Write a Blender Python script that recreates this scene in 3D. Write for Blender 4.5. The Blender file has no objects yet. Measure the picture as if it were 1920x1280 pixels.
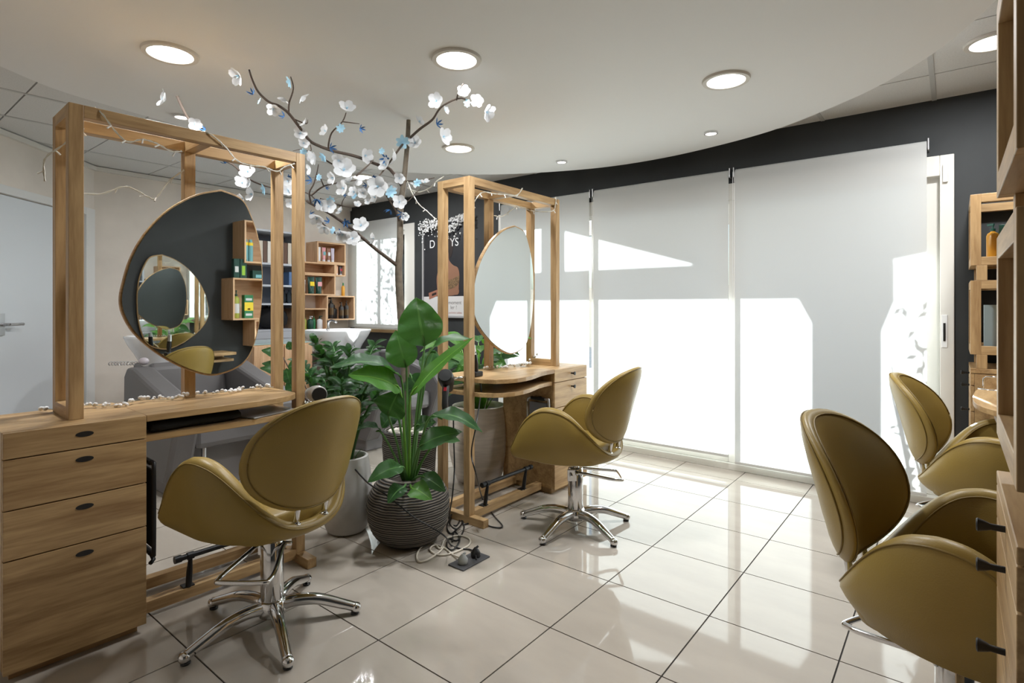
import bpy, bmesh, math, random
from mathutils import Vector, Matrix, Euler
random.seed(7)
S = bpy.context.scene
COL = S.collection
PI = math.pi

# ------------------------------------------------------------------ camera
FPX, YAW, HY, CH = 1041.0, .6727, 574.3, 1.2315
cd = bpy.data.cameras.new('camera'); cam = bpy.data.objects.new('camera', cd); COL.objects.link(cam)
cam.location = (0, 0, CH); cam.rotation_euler = (PI/2, 0, YAW)
cd.sensor_width = 36; cd.lens = FPX/1920*36; cd.shift_y = -(640-HY)/1920; cd.clip_start = .03
S.camera = cam
# ------------------------------------------------------------------ light and exposure
S.view_settings.view_transform = 'Standard'; S.view_settings.look = 'None'
S.view_settings.gamma = 1; S.view_settings.use_curve_mapping = False
S.view_settings.exposure = 0.22
S.cycles.max_bounces = 10; S.cycles.diffuse_bounces = 5; S.cycles.glossy_bounces = 6
S.cycles.transmission_bounces = 6; S.cycles.transparent_max_bounces = 16
S.cycles.sample_clamp_indirect = 6; S.cycles.caustics_reflective = False; S.cycles.caustics_refractive = False
w = bpy.data.worlds.new('sky'); S.world = w; w.use_nodes = True
nt = w.node_tree; bg = nt.nodes['Background']
sky = nt.nodes.new('ShaderNodeTexSky'); sky.sky_type = 'NISHITA'; sky.sun_disc = False
sky.sun_elevation = math.radians(35); sky.sun_rotation = math.radians(165); sky.air_density = 1.0; sky.dust_density = 3.0
hs = nt.nodes.new('ShaderNodeHueSaturation'); hs.inputs['Saturation'].default_value = .8
nt.links.new(sky.outputs[0], hs.inputs['Color']); nt.links.new(hs.outputs[0], bg.inputs[0]); bg.inputs[1].default_value = .44
SUN_D = Vector((.25, -1, -.36))
sd = bpy.data.lights.new('sun', 'SUN'); sd.energy = 22; sd.angle = math.radians(.6); sd.color = (.97, .985, 1)
sun = bpy.data.objects.new('sun', sd); COL.objects.link(sun); sun.location = (-2, 12, 6)
sun.rotation_euler = SUN_D.to_track_quat('-Z', 'Y').to_euler()
LAMP_W = 20.0      # watts of each round ceiling panel

F2 = (-math.sin(YAW), math.cos(YAW)); R2 = (math.cos(YAW), math.sin(YAW))
def at(px, py, D):                     # a point of the room given by its bearing and its distance
    a = (px-960)/FPX
    return Vector((D*(F2[0]+a*R2[0]), D*(F2[1]+a*R2[1]), CH+(HY-py)/FPX*D))

# ------------------------------------------------------------------ materials
MATS = {}
def principled(name, col, rough=.5, metal=0, spec=.5, coat=0, emis=None, es=0, bump=None, var=None, trans=0, sheen=0):
    if name in MATS: return MATS[name]
    m = bpy.data.materials.new(name); m.use_nodes = True; MATS[name] = m
    t = m.node_tree; b = t.nodes['Principled BSDF']
    b.inputs['Base Color'].default_value = (*col, 1); b.inputs['Roughness'].default_value = rough
    b.inputs['Metallic'].default_value = metal; b.inputs['Specular IOR Level'].default_value = spec
    b.inputs['Coat Weight'].default_value = coat; b.inputs['Transmission Weight'].default_value = trans
    if emis: b.inputs['Emission Color'].default_value = (*emis, 1); b.inputs['Emission Strength'].default_value = es
    tc = t.nodes.new('ShaderNodeTexCoord')
    if var:                             # (scale, amount[, xyz stretch])
        mp = t.nodes.new('ShaderNodeMapping'); mp.inputs['Scale'].default_value = var[2] if len(var) > 2 else (1, 1, 1)
        n = t.nodes.new('ShaderNodeTexNoise'); n.inputs['Scale'].default_value = var[0]; n.inputs['Detail'].default_value = 5
        r = t.nodes.new('ShaderNodeValToRGB'); a = var[1]
        r.color_ramp.elements[0].color = (*[c*(1-a) for c in col], 1); r.color_ramp.elements[1].color = (*[min(1, c*(1+a)) for c in col], 1)
        r.color_ramp.elements[0].position = .3; r.color_ramp.elements[1].position = .7
        t.links.new(tc.outputs['Object'], mp.inputs[0]); t.links.new(mp.outputs[0], n.inputs['Vector']); t.links.new(n.outputs[0], r.inputs[0]); t.links.new(r.outputs[0], b.inputs['Base Color'])
    if bump:                            # (scale, strength)
        n = t.nodes.new('ShaderNodeTexNoise'); n.inputs['Scale'].default_value = bump[0]; n.inputs['Detail'].default_value = 3
        bp = t.nodes.new('ShaderNodeBump'); bp.inputs['Strength'].default_value = bump[1]; bp.inputs['Distance'].default_value = .002
        t.links.new(tc.outputs['Object'], n.inputs['Vector']); t.links.new(n.outputs[0], bp.inputs['Height']); t.links.new(bp.outputs[0], b.inputs['Normal'])
    return m
def wood(axis, name='oak', c0=(.285, .168, .074), c1=(.50, .335, .165), rough=.42):
    key = name+'_'+axis
    if key in MATS: return MATS[key]
    m = principled(key, c0, rough, spec=.35); t = m.node_tree; b = t.nodes['Principled BSDF']
    tc = t.nodes.new('ShaderNodeTexCoord'); mp = t.nodes.new('ShaderNodeMapping')
    st = {'x': (1.2, 14, 14), 'y': (14, 1.2, 14), 'z': (14, 14, 1.2)}[axis]; mp.inputs['Scale'].default_value = st
    oi = t.nodes.new('ShaderNodeObjectInfo'); ad = t.nodes.new('ShaderNodeVectorMath'); ad.operation = 'ADD'
    sc = t.nodes.new('ShaderNodeVectorMath'); sc.operation = 'SCALE'; sc.inputs['Scale'].default_value = 7.0
    cx = t.nodes.new('ShaderNodeCombineXYZ')
    for i in range(3): t.links.new(oi.outputs['Random'], cx.inputs[i])
    t.links.new(cx.outputs[0], sc.inputs[0]); t.links.new(tc.outputs['Object'], ad.inputs[0]); t.links.new(sc.outputs[0], ad.inputs[1]); t.links.new(ad.outputs[0], mp.inputs[0])
    n = t.nodes.new('ShaderNodeTexNoise'); n.inputs['Scale'].default_value = 1.6; n.inputs['Detail'].default_value = 6; n.inputs['Distortion'].default_value = .9
    n2 = t.nodes.new('ShaderNodeTexNoise'); n2.inputs['Scale'].default_value = 9; n2.inputs['Detail'].default_value = 4
    t.links.new(mp.outputs[0], n.inputs['Vector']); t.links.new(mp.outputs[0], n2.inputs['Vector'])
    mx = t.nodes.new('ShaderNodeMath'); mx.operation = 'MULTIPLY_ADD'; mx.inputs[1].default_value = .45
    t.links.new(n2.outputs[0], mx.inputs[0]); t.links.new(n.outputs[0], mx.inputs[2])
    r = t.nodes.new('ShaderNodeValToRGB'); r.color_ramp.elements[0].position = .5; r.color_ramp.elements[1].position = .9
    r.color_ramp.elements[0].color = (*c0, 1); r.color_ramp.elements[1].color = (*c1, 1)
    t.links.new(mx.outputs[0], r.inputs[0]); t.links.new(r.outputs[0], b.inputs['Base Color'])
    bp = t.nodes.new('ShaderNodeBump'); bp.inputs['Strength'].default_value = .12; bp.inputs['Distance'].default_value = .001
    t.links.new(n2.outputs[0], bp.inputs['Height']); t.links.new(bp.outputs[0], b.inputs['Normal'])
    return m
WX, WY, WZ = wood('x'), wood('y'), wood('z')
BX_, BZ_ = wood('y', 'beech', (.50, .30, .16), (.66, .43, .26)), wood('z', 'beech', (.50, .30, .16), (.66, .43, .26))
CHROME = principled('chrome', (.72, .72, .73), .10, 1)
STEEL = principled('brushed_steel', (.55, .55, .56), .3, 1)
BLACK = principled('black_plastic', (.012, .012, .013), .35)
BLACKM = principled('black_metal', (.014, .014, .015), .45, .3)
FABBLK = principled('black_fabric', (.010, .010, .011), .95, bump=(200, .4))
WHITE = principled('white_plastic', (.78, .78, .77), .35)
PAPER = principled('white_paper', (.80, .80, .80), .7)
LEATH = principled('mustard_leather', (.30, .205, .050), .40, spec=.4, bump=(260, .22), var=(3, .08))
PIPING = principled('mustard_piping', (.20, .13, .025), .5)
GREYL = principled('grey_leather', (.125, .120, .122), .42, bump=(220, .15))
CERAM = principled('white_ceramic', (.82, .83, .85), .08, coat=.5)
MIRROR = principled('mirror_silver', (.86, .90, .885), .012, 1)
DARKW = principled('charcoal_paint', (.036, .039, .040), .62, spec=.3, bump=(30, .15), var=(2.5, .16))
CREAM = principled('cream_plaster', (.74, .68, .615), .8, bump=(25, .3), var=(2.2, .10))
CEILW = principled('ceiling_white', (.78, .78, .775), .75)
TILEC = principled('ceiling_board', (.66, .655, .64), .9, bump=(300, .5), var=(120, .06))
TBAR = principled('ceiling_bar', (.50, .50, .49), .5)
GROUT = principled('grout', (.035, .03, .027), .8)
TILE = principled('polished_tile', (.445, .40, .345), .045, spec=.6, var=(2.2, .06, (1, 3.5, 1)))
FRAMEW = principled('window_frame_white', (.70, .68, .63), .35)
DOORW = principled('door_white', (.68, .72, .76), .35)
GREYS = principled('grey_lacquer', (.42, .44, .48), .5)
GREYD = principled('grey_back_panel', (.20, .22, .27), .6)
SOIL = principled('soil', (.03, .02, .014), .95, bump=(60, 1))
PEBBLE = principled('white_pebble', (.66, .62, .55), .7)
BARK = principled('bark', (.14, .115, .085), .8, bump=(60, .6), var=(25, .35))
TWIG = principled('twig', (.085, .062, .048), .8, bump=(60, .5))
CEMENT = principled('cement_pot', (.50, .49, .475), .8, bump=(60, .4), var=(9, .10))
BEIGEP = principled('beige_pot', (.54, .49, .43), .85, bump=(40, .6), var=(5, .16, (1, 1, 9)))
def leafmat(name, c0, c1):
    m = principled(name, c0, .32, spec=.5); t = m.node_tree; b = t.nodes['Principled BSDF']
    tc = t.nodes.new('ShaderNodeTexCoord'); oi = t.nodes.new('ShaderNodeObjectInfo')
    wv = t.nodes.new('ShaderNodeTexWave'); wv.inputs['Scale'].default_value = 9; wv.inputs['Distortion'].default_value = 1.2; wv.bands_direction = 'X'
    mp = t.nodes.new('ShaderNodeMapping'); mp.inputs['Rotation'].default_value = (0, 0, .5)
    t.links.new(tc.outputs['UV'], mp.inputs[0]); t.links.new(mp.outputs[0], wv.inputs['Vector'])
    r = t.nodes.new('ShaderNodeValToRGB'); r.color_ramp.elements[0].color = (*c0, 1); r.color_ramp.elements[1].color = (*c1, 1)
    ma = t.nodes.new('ShaderNodeMath'); ma.operation = 'MULTIPLY_ADD'; ma.inputs[1].default_value = .22
    mb = t.nodes.new('ShaderNodeMath'); mb.operation = 'MULTIPLY'; mb.inputs[1].default_value = .75
    t.links.new(oi.outputs['Random'], mb.inputs[0]); t.links.new(wv.outputs['Fac'], ma.inputs[0]); t.links.new(mb.outputs[0], ma.inputs[2])
    t.links.new(ma.outputs[0], r.inputs[0]); t.links.new(r.outputs[0], b.inputs['Base Color'])
    sx = t.nodes.new('ShaderNodeSeparateXYZ'); ab = t.nodes.new('ShaderNodeMath'); ab.operation = 'ABSOLUTE'; lt = t.nodes.new('ShaderNodeMath'); lt.operation = 'LESS_THAN'; lt.inputs[1].default_value = .055
    t.links.new(tc.outputs['UV'], sx.inputs[0]); t.links.new(sx.outputs[1], ab.inputs[0]); t.links.new(ab.outputs[0], lt.inputs[0])
    mr = t.nodes.new('ShaderNodeMix'); mr.data_type = 'RGBA'; t.links.new(lt.outputs[0], mr.inputs[0]); t.links.new(r.outputs[0], mr.inputs[6]); mr.inputs[7].default_value = (c1[0]*2.2, c1[1]*1.7, c1[2]*2, 1); t.links.new(mr.outputs[2], b.inputs['Base Color'])
    bp = t.nodes.new('ShaderNodeBump'); bp.inputs['Strength'].default_value = .5; bp.inputs['Distance'].default_value = .004
    t.links.new(wv.outputs['Fac'], bp.inputs['Height']); t.links.new(bp.outputs[0], b.inputs['Normal'])
    tr = t.nodes.new('ShaderNodeBsdfTranslucent'); mxs = t.nodes.new('ShaderNodeMixShader'); mxs.inputs[0].default_value = .25
    tr.inputs[0].default_value = (c1[0]*1.6, c1[1]*1.7, c1[2], 1)
    out = t.nodes['Material Output']; t.links.new(b.outputs[0], mxs.inputs[1]); t.links.new(tr.outputs[0], mxs.inputs[2]); t.links.new(mxs.outputs[0], out.inputs[0])
    return m
LEAF = leafmat('broad_leaf', (.018, .066, .022), (.055, .16, .04))
LEAFD = leafmat('dark_leaf', (.012, .050, .015), (.038, .12, .03))
LEAFB = leafmat('bright_leaf', (.04, .14, .025), (.10, .28, .04))
def translucent(name, col, k=.5, rough=.9):
    if name in MATS: return MATS[name]
    m = bpy.data.materials.new(name); m.use_nodes = True; t = m.node_tree; MATS[name] = m
    b = t.nodes['Principled BSDF']; b.inputs['Base Color'].default_value = (*col, 1); b.inputs['Roughness'].default_value = rough; b.inputs['Specular IOR Level'].default_value = .1
    tr = t.nodes.new('ShaderNodeBsdfTranslucent'); tr.inputs[0].default_value = (*col, 1)
    mx = t.nodes.new('ShaderNodeMixShader'); mx.inputs[0].default_value = k
    t.links.new(b.outputs[0], mx.inputs[1]); t.links.new(tr.outputs[0], mx.inputs[2]); t.links.new(mx.outputs[0], t.nodes['Material Output'].inputs[0])
    return m
BLIND = translucent('blind_fabric', (.78, .79, .78), .5)
PETW = translucent('petal_white', (.70, .71, .72), .45)
PETL = translucent('petal_pale_blue', (.42, .66, .80), .4)
PETD = translucent('petal_deep_blue', (.04, .11, .25), .15)
def glassmat(name='pane', tint=(.92, .96, .95)):
    if name in MATS: return MATS[name]
    m = bpy.data.materials.new(name); m.use_nodes = True; t = m.node_tree; MATS[name] = m
    t.nodes.remove(t.nodes['Principled BSDF'])
    a = t.nodes.new('ShaderNodeBsdfTransparent'); a.inputs[0].default_value = (*tint, 1)
    g = t.nodes.new('ShaderNodeBsdfGlossy'); g.inputs['Roughness'].default_value = .02
    f = t.nodes.new('ShaderNodeFresnel'); f.inputs[0].default_value = 1.45
    x = t.nodes.new('ShaderNodeMixShader'); t.links.new(f.outputs[0], x.inputs[0]); t.links.new(a.outputs[0], x.inputs[1]); t.links.new(g.outputs[0], x.inputs[2])
    t.links.new(x.outputs[0], t.nodes['Material Output'].inputs[0]); return m
PANE = glassmat()
def flat(name, c, rough=.5): return principled(name, c, rough)

# ------------------------------------------------------------------ mesh helpers
class MB:
    def __init__(s): s.v = []; s.f = []; s.uv = None
    def box(s, x0, x1, y0, y1, z0, z1, M=None):
        b = len(s.v); P = [Vector((x, y, z)) for z in (z0, z1) for y in (y0, y1) for x in (x0, x1)]
        if M is not None: P = [M @ p for p in P]
        s.v += [tuple(p) for p in P]
        s.f += [tuple(b+i for i in q) for q in ((0, 2, 3, 1), (4, 5, 7, 6), (0, 1, 5, 4), (2, 6, 7, 3), (0, 4, 6, 2), (1, 3, 7, 5))]; return s
    def tube(s, pts, r, n=8, cap=True, flat=None):
        pts = [Vector(p) for p in pts]; m = len(pts); b = len(s.v)
        rs = r if isinstance(r, (list, tuple)) else [r]*m
        t0 = (pts[1]-pts[0]).normalized(); ref = Vector((0, 0, 1)) if abs(t0.z) < .9 else Vector((1, 0, 0))
        u = t0.cross(ref).normalized()
        for i, p in enumerate(pts):
            t = (pts[min(i+1, m-1)]-pts[max(i-1, 0)]).normalized()
            u = (u-t*u.dot(t)); u = u.normalized() if u.length > 1e-6 else t.orthogonal().normalized()
            wv = t.cross(u)
            for k in range(n):
                a = 2*PI*k/n; s.v.append(tuple(p+u*math.cos(a)*rs[i]+wv*math.sin(a)*rs[i]*(flat or 1)))
        for i in range(m-1):
            for k in range(n):
                s.f.append((b+i*n+k, b+i*n+(k+1) % n, b+(i+1)*n+(k+1) % n, b+(i+1)*n+k))
        if cap:
            s.f.append(tuple(b+k for k in range(n))[::-1]); s.f.append(tuple(b+(m-1)*n+k for k in range(n)))
        return s
    def lathe(s, prof, n=24, c=(0, 0, 0), close=True):
        b = len(s.v); m = len(prof)
        for r, z in prof:
            for k in range(n):
                a = 2*PI*k/n; s.v.append((c[0]+r*math.cos(a), c[1]+r*math.sin(a), c[2]+z))
        for i in range(m-1):
            for k in range(n): s.f.append((b+i*n+k, b+i*n+(k+1) % n, b+(i+1)*n+(k+1) % n, b+(i+1)*n+k))
        if close:
            s.f.append(tuple(b+k for k in range(n))[::-1]); s.f.append(tuple(b+(m-1)*n+k for k in range(n)))
        return s
    def prism(s, poly, fn, d0, d1):                       # fn(a, b, d) -> point
        b = len(s.v); n = len(poly)
        for d in (d0, d1): s.v += [tuple(fn(p[0], p[1], d)) for p in poly]
        s.f.append(tuple(b+i for i in range(n))[::-1]); s.f.append(tuple(b+n+i for i in range(n)))
        for i in range(n): s.f.append((b+i, b+(i+1) % n, b+n+(i+1) % n, b+n+i))
        return s
    def grid(s, rows, closed=False):                      # rows of equal length
        b = len(s.v); n = len(rows[0])
        for r in rows: s.v += [tuple(p) for p in r]
        for i in range(len(rows)-1):
            for k in range(n if closed else n-1): s.f.append((b+i*n+k, b+i*n+(k+1) % n, b+(i+1)*n+(k+1) % n, b+(i+1)*n+k))
        return s
    def ball(s, c, r, n=8, m=6, sz=1):
        prof = [(max(1e-4, r*math.sin(PI*i/m)), -r*sz*math.cos(PI*i/m)) for i in range(m+1)]
        return s.lathe(prof, n, c)
    def mesh(s, name, smooth=False, merge=False):
        me = bpy.data.meshes.new(name); me.from_pydata(s.v, [], s.f); me.validate()
        bm = bmesh.new(); bm.from_mesh(me)
        if merge: bmesh.ops.remove_doubles(bm, verts=bm.verts, dist=2e-4)
        bmesh.ops.recalc_face_normals(bm, faces=bm.faces); bm.to_mesh(me); bm.free()
        if smooth: me.shade_smooth()
        return me
    def build(s, name, mat, parent=None, smooth=False, bevel=0, merge=False, angle=None):
        return obj(name, s.mesh(name, smooth, merge), mat, parent, bevel, angle)
def obj(name, me, mat, parent=None, bevel=0, angle=None):
    if mat is not None and len(me.materials) == 0: me.materials.append(mat)
    o = bpy.data.objects.new(name, me); COL.objects.link(o); o.parent = parent
    if bevel:
        b = o.modifiers.new('bevel', 'BEVEL'); b.width = bevel; b.segments = 2; b.limit_method = 'ANGLE'
    if angle: me.set_sharp_from_angle(angle=angle)
    return o
def tag(o, label, cat, group=None):
    o['label'] = label; o['category'] = cat
    if group: o['group'] = group
    return o
def thing(name, label, cat, loc=(0, 0, 0), rz=0, group=None):
    o = bpy.data.objects.new(name, None); COL.objects.link(o); o.location = loc; o.rotation_euler = (0, 0, rz); o.empty_display_size = .1
    return tag(o, label, cat, group)
def struct(o): o['kind'] = 'structure'; return o
def smooth_path(pts, k=6):
    pts = [Vector(p) for p in pts]; out = []
    for i in range(len(pts)-1):
        p0 = pts[max(i-1, 0)]; p1 = pts[i]; p2 = pts[i+1]; p3 = pts[min(i+2, len(pts)-1)]
        for j in range(k):
            t = j/k; out.append(.5*((2*p1)+(p2-p0)*t+(2*p0-5*p1+4*p2-p3)*t*t+(3*p1-p0-3*p2+p3)*t**3))
    out.append(pts[-1]); return out
def B(*a): return MB().box(*a)

# ================================================================== the room
XL, XR, YW, YF, HC = -6.12, .50, 4.32, -1.3, 2.51
# floor: grout bed and single tiles
fl = struct(B(-6.4, .8, YF-.1, YW+.0, -.06, -.004).build('floor', GROUT))
TX, TY = .45, .461
tm = MB().box(-TX/2+.0027, TX/2-.0027, -TY/2+.0027, TY/2-.0027, -.012, 0).mesh('tile')
tm.materials.append(TILE)
x0, y0 = -1.213+TX/2, 1.757+TY/2
poly_room = lambda x, y: y > -(x+6.12)+1.58-.75
for i in range(-12, 5):
    for j in range(-7, 6):
        x, y = x0+i*TX, y0+j*TY
        if x < XL-.3 or x > XR+.3 or y > YW+.3 or not poly_room(x, y): continue
        o = bpy.data.objects.new('tile', tm); COL.objects.link(o); o.parent = fl; o.location = (x, y, 0)
        if y+TY/2 > YW:                                   # the cut row along the window wall
            a = y-TY/2; o.scale = (1, (YW-a)/TY, 1); o.location.y = (a+YW)/2
# outer walls
wb = MB()
W1 = (-3.62, .0, 0.0, 2.16); W2 = (-6.03, -4.88, .95, 2.2)
T = .30
for x0_, x1_, z0_, z1_ in ((XL-.3, W2[0], 0, HC+.3), (W2[0], W2[1], 0, W2[2]), (W2[0], W2[1], W2[3], HC+.3), (W2[1], W1[0], 0, HC+.3), (W1[0], W1[1], W1[3], HC+.3), (W1[1], XR+.3, 0, HC+.3)):
    wb.box(x0_, x1_, YW, YW+T, z0_-(.06 if z0_ == 0 else 0), z1_)
struct(wb.build('wall_back', DARKW))
struct(B(XR, XR+.2, YF-.2, YW+T, -.06, HC+.3).build('wall_right', DARKW))
struct(B(XL-.2, XL, 1.58, YW+T, -.06, HC+.3).build('wall_left', CREAM))
struct(B(-3.4, XR+.2, YF-.2, YF, -.06, HC+.3).build('wall_front', CREAM))
# the wall set at 45 degrees on the far left, with its door
A0 = Vector((-6.12, 1.58, 0)); AD = Vector((.7071, -.7071, 0)); AN = Vector((.7071, .7071, 0))
MA = Matrix(((AD.x, AN.x, 0, A0.x), (AD.y, AN.y, 0, A0.y), (0, 0, 1, 0), (0, 0, 0, 1)))
wa = MB(); wa.box(-.15, .13, -.2, 0, -.06, HC+.3, MA).box(1.10, 4.3, -.2, 0, -.06, HC+.3, MA).box(.13, 1.10, -.2, 0, 2.05, HC+.3, MA)
struct(wa.build('wall_angled', CREAM))
dr = struct(MB().box(.135, 1.095, -.06, -.02, .005, 2.045, MA).build('door_1', DOORW))
MB().box(.01, .13, -.0, .016, 0, 2.11, MA).box(1.10, 1.18, 0, .016, 0, 2.11, MA).box(.13, 1.10, 0, .016, 2.05, 2.11, MA).build('door_frame', principled('frame_white', (.72, .72, .71), .4), dr, bevel=.002)
hd = MB(); hd.tube([MA @ Vector((1.03, -.02, 1.10)), MA @ Vector((1.03, .045, 1.10))], .012).tube([MA @ Vector((1.035, .045, 1.10)), MA @ Vector((.91, .05, 1.10))], .011)
hd.box(1.005, 1.055, -.02, -.008, 1.02, 1.18, MA); hd.build('door_handle', STEEL, dr, bevel=.002)
# cove between wall and ceiling
struct(MB().box(0, 4.0, 0, .03, HC-.045, HC-.008, MA).build('trim_1', FRAMEW)); struct(B(XL, XL+.03, 1.58, YW, HC-.045, HC-.008).build('trim_2', FRAMEW))
struct(B(-6.0, -4.9, YW-.016, YW, 0, .07).build('baseboard_back', TILE)); struct(B(XL, XL+.012, 1.6, YW, 0, .07).build('baseboard_left', TILE))
# ceiling of loose boards on bars
ce = struct(B(XL-.2, XR+.2, YF-.2, YW+T, HC+.02, HC+.2).build('ceiling', principled('ceiling_void', (.10, .10, .10), .9)))
G = .61; gx0, gy0 = -.097, .79
cm = MB().box(-G/2+.009, G/2-.009, -G/2+.0045, G/2-.0045, 0, .02).mesh('ceiling_tile'); cm.materials.append(TILEC)
for i in range(-10, 2):
    for j in range(-4, 6):
        x, y = gx0+(i+.5)*G, gy0+(j+.5)*G
        if x < XL-.3 or x > XR+.3: continue
        o = bpy.data.objects.new('ceiling_tile', cm); COL.objects.link(o); o.parent = ce; o.location = (x, y, HC)
bars = MB()
for i in range(-10, 2): bars.box(gx0+i*G-.012, gx0+i*G+.012, YF, YW, HC-.004, HC+.02)
bars.build('ceiling_bar', TBAR, ce)
# lowered plaster ceiling with a free curved edge
edge = [(.30, 2.45), (.126, 2.809), (.068, 2.949), (-.078, 3.224), (-.313, 3.514), (-.561, 3.719), (-.895, 3.939), (-1.291, 4.077), (-1.791, 4.162), (-2.322, 4.125), (-2.871, 3.926), (-3.287, 3.671), (-3.733, 3.215), (-3.98, 2.6), (-4.0, 2.0), (-3.897, 1.348), (-3.802, .856), (-3.632, .561), (-3.3, .1), (-2.8, -.35), (-2.0, -.72), (-1.1, -.88), (-.3, -.85), (.35, -.6)]
ep = [(p.x, p.y) for p in smooth_path([(a, b, 0) for a, b in edge], 5)]
ep += [(XR-.005, -.4), (XR-.005, 2.1)]
ZD = 2.40
struct(MB().prism(ep, lambda a, b, d: (a, b, d), ZD, HC+.01).build('ceiling_lowered', CEILW))
# ceiling lamps
RIM = principled('lamp_rim', (.66, .63, .58), .5)
GLOW = principled('lamp_diffuser', (.9, .9, .88), .6, emis=(1, .97, .92), es=6)
GLOWS = principled('spot_diffuser', (.9, .9, .88), .6, emis=(1, .95, .88), es=2.5)
def downlight(x, y, z, r, label, big=True):
    t = thing('ceiling_lamp' if big else 'ceiling_spot', label, 'ceiling lamp', (x, y, z), 0, 'round ceiling lamps' if big else 'small ceiling spots')
    MB().lathe([(r*.78, -.0), (r*.80, -.012), (r*.97, -.012), (r, -.004), (r, 0)], 40).build('rim', RIM if big else CHROME, t, True, angle=.6)
    MB().lathe([(.001, -.004), (r*.79, -.004), (r*.79, 0)], 40).build('diffuser', GLOW if big else GLOWS, t, False)
    if big:
        ld = bpy.data.lights.new('lamp_light', 'AREA'); ld.shape = 'DISK'; ld.size = r*1.5; ld.energy = LAMP_W; ld.color = (.97, .985, 1)
        lo = bpy.data.objects.new('lamp_light', ld); COL.objects.link(lo); lo.parent = t; lo.location = (0, 0, -.018)
        if x < -4: ld.energy *= 1.2  # stronger only for the lamp added over the wash area
downlight(-2.825, 1.02, ZD, .118, 'large round ceiling lamp above the wooden frame of the near styling station')
downlight(-1.837, 1.886, ZD, .118, 'large round ceiling lamp at the top centre, directly above the paper-flower tree branches')
downlight(-.92, 2.924, ZD, .118, 'large round ceiling lamp in front of the window blinds')
downlight(-2.857, 2.955, ZD, .118, 'round ceiling lamp behind the tree trunk, above the far styling station')
downlight(-4.55, 3.36, HC-.001, .118, 'unseen round lamp added over the wash units to brighten the back of the room, behind the paper flowers')  # added lamp, no fixture known here; lifts the dark wash area
downlight(.15, 3.534, HC-.001, .118, 'round lamp in the tiled ceiling at the upper right corner')
downlight(-3.707, 1.40, ZD, .045, 'tiny ceiling spot seen over the top beam of the near station', False)
downlight(-2.471, 3.743, ZD, .045, 'tiny ceiling spot near the curved ceiling edge, left of the two before the blinds', False)
downlight(-1.278, 3.748, ZD, .045, 'tiny ceiling spot near the curved ceiling edge, right of the two before the blinds', False)

# ------------------------------------------------------------------ windows
w1 = MB(); Y0, Y1 = YW+.0, YW+.09
x0, x1, z0, z1 = W1
w1.box(x0, x0+.07, Y0, Y1, 0, z1).box(x1-.07, x1, Y0-.012, Y1, 0, z1).box(x0+.07, x1-.07, Y0-.012, Y1, z1-.125, z1).box(x0+.07, x1-.07, Y0-.02, Y1, 0, .05)
win1 = struct(w1.build('window_1', FRAMEW, bevel=.004))
def sash(par, xa, xb, za, zb, y, t=.05):
    s = MB().box(xa, xa+t, y, y+.04, za, zb).box(xb-t, xb, y, y+.04, za, zb).box(xa+t, xb-t, y, y+.04, zb-t, zb).box(xa+t, xb-t, y, y+.04, za, za+t)
    o = s.build('sash', FRAMEW, par, bevel=.004)
    B(xa+t, xb-t, y+.015, y+.021, za+t, zb-t).build('pane', PANE, o)
    return o
sash(win1, -3.55, -2.46, .05, 2.09, YW+.045, .075); sash(win1, -2.535, -1.265, .05, 2.09, YW+.0, .075); sash(win1, -1.345, -.07, .05, 2.09, YW+.045, .075)
lk = MB().box(-.055, -.03, YW-.03, YW-.012, 1.99, 2.10).build('latch', WHITE, win1, bevel=.003)
MB().box(-.062, -.032, YW-.016, YW-.011, .98, 1.18).build('handle_plate', WHITE, win1, bevel=.003); MB().box(-.053, -.042, YW-.02, YW-.012, 1.02, 1.13).build('handle_slot', BLACK, win1)
x0, x1, z0, z1 = W2
w2 = MB().box(x0, x0+.06, YW, YW+.09, z0, z1).box(x1-.17, x1, YW-.01, YW+.09, z0, z1).box(x0+.06, x1-.17, YW, YW+.09, z1-.06, z1).box(x0+.06, x1-.17, YW, YW+.09, z0, z0+.06)
win2 = struct(w2.build('window_2', FRAMEW, bevel=.004)); sash(win2, x0+.06, -5.45, z0+.06, z1-.06, YW+.04, .05); sash(win2, -5.5, x1-.17, z0+.06, z1-.06, YW+.045, .05)
B(x0-.03, x1+.02, YW-.03, YW+.0, z0-.035, z0).build('window_sill', WX, win2)
def blind(xa, xb, zt, zb, label, y=YW-.05, chain=None):
    t = thing('roller_blind', label, 'blind', ((xa+xb)/2, y, zt), 0, 'roller blinds')
    h = (xb-xa)/2
    rows = []
    for k in range(7): a = PI*.5*k/6; rows.append([(s*h, -.022*math.cos(a)*1.0+.0, .0-.022+.022*math.sin(a)) for s in (-1, 1)])
    rows = [[(s*h, -.022, zb-zt) for s in (-1, 1)], [(s*h, -.022, -.3) for s in (-1, 1)]]+rows
    g = MB().grid(rows); g.build('blind_fabric', BLIND, t, True)
    MB().tube([(-h, 0, -.022), (h, 0, -.022)], .019, 12).build('roller_tube', principled('roller_grey', (.5, .5, .48), .5), t, True, angle=.6)
    MB().box(-h, h, -.028, -.014, zb-zt-.004, zb-zt+.016).build('bottom_bar', principled('bar_grey', (.52, .52, .50), .5), t, bevel=.003)
    for s in (-1, 1): MB().box(s*h-.004+s*.008, s*h+.004+s*.008, -.03, .05, -.06, .012).build('bracket', STEEL, t, bevel=.002)
    if chain:
        MB().tube([(chain, -.02, -.02), (chain, -.02, -chain_len)], .0022, 5).tube([(chain+.012, -.02, -.02), (chain+.012, -.02, -chain_len)], .0022, 5).build('bead_chain', WHITE, t)
chain_len = .95
blind(-3.53, -2.515, 2.245, .10, 'white roller blind behind the far styling station, leftmost of the three at the sliding window')
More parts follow.
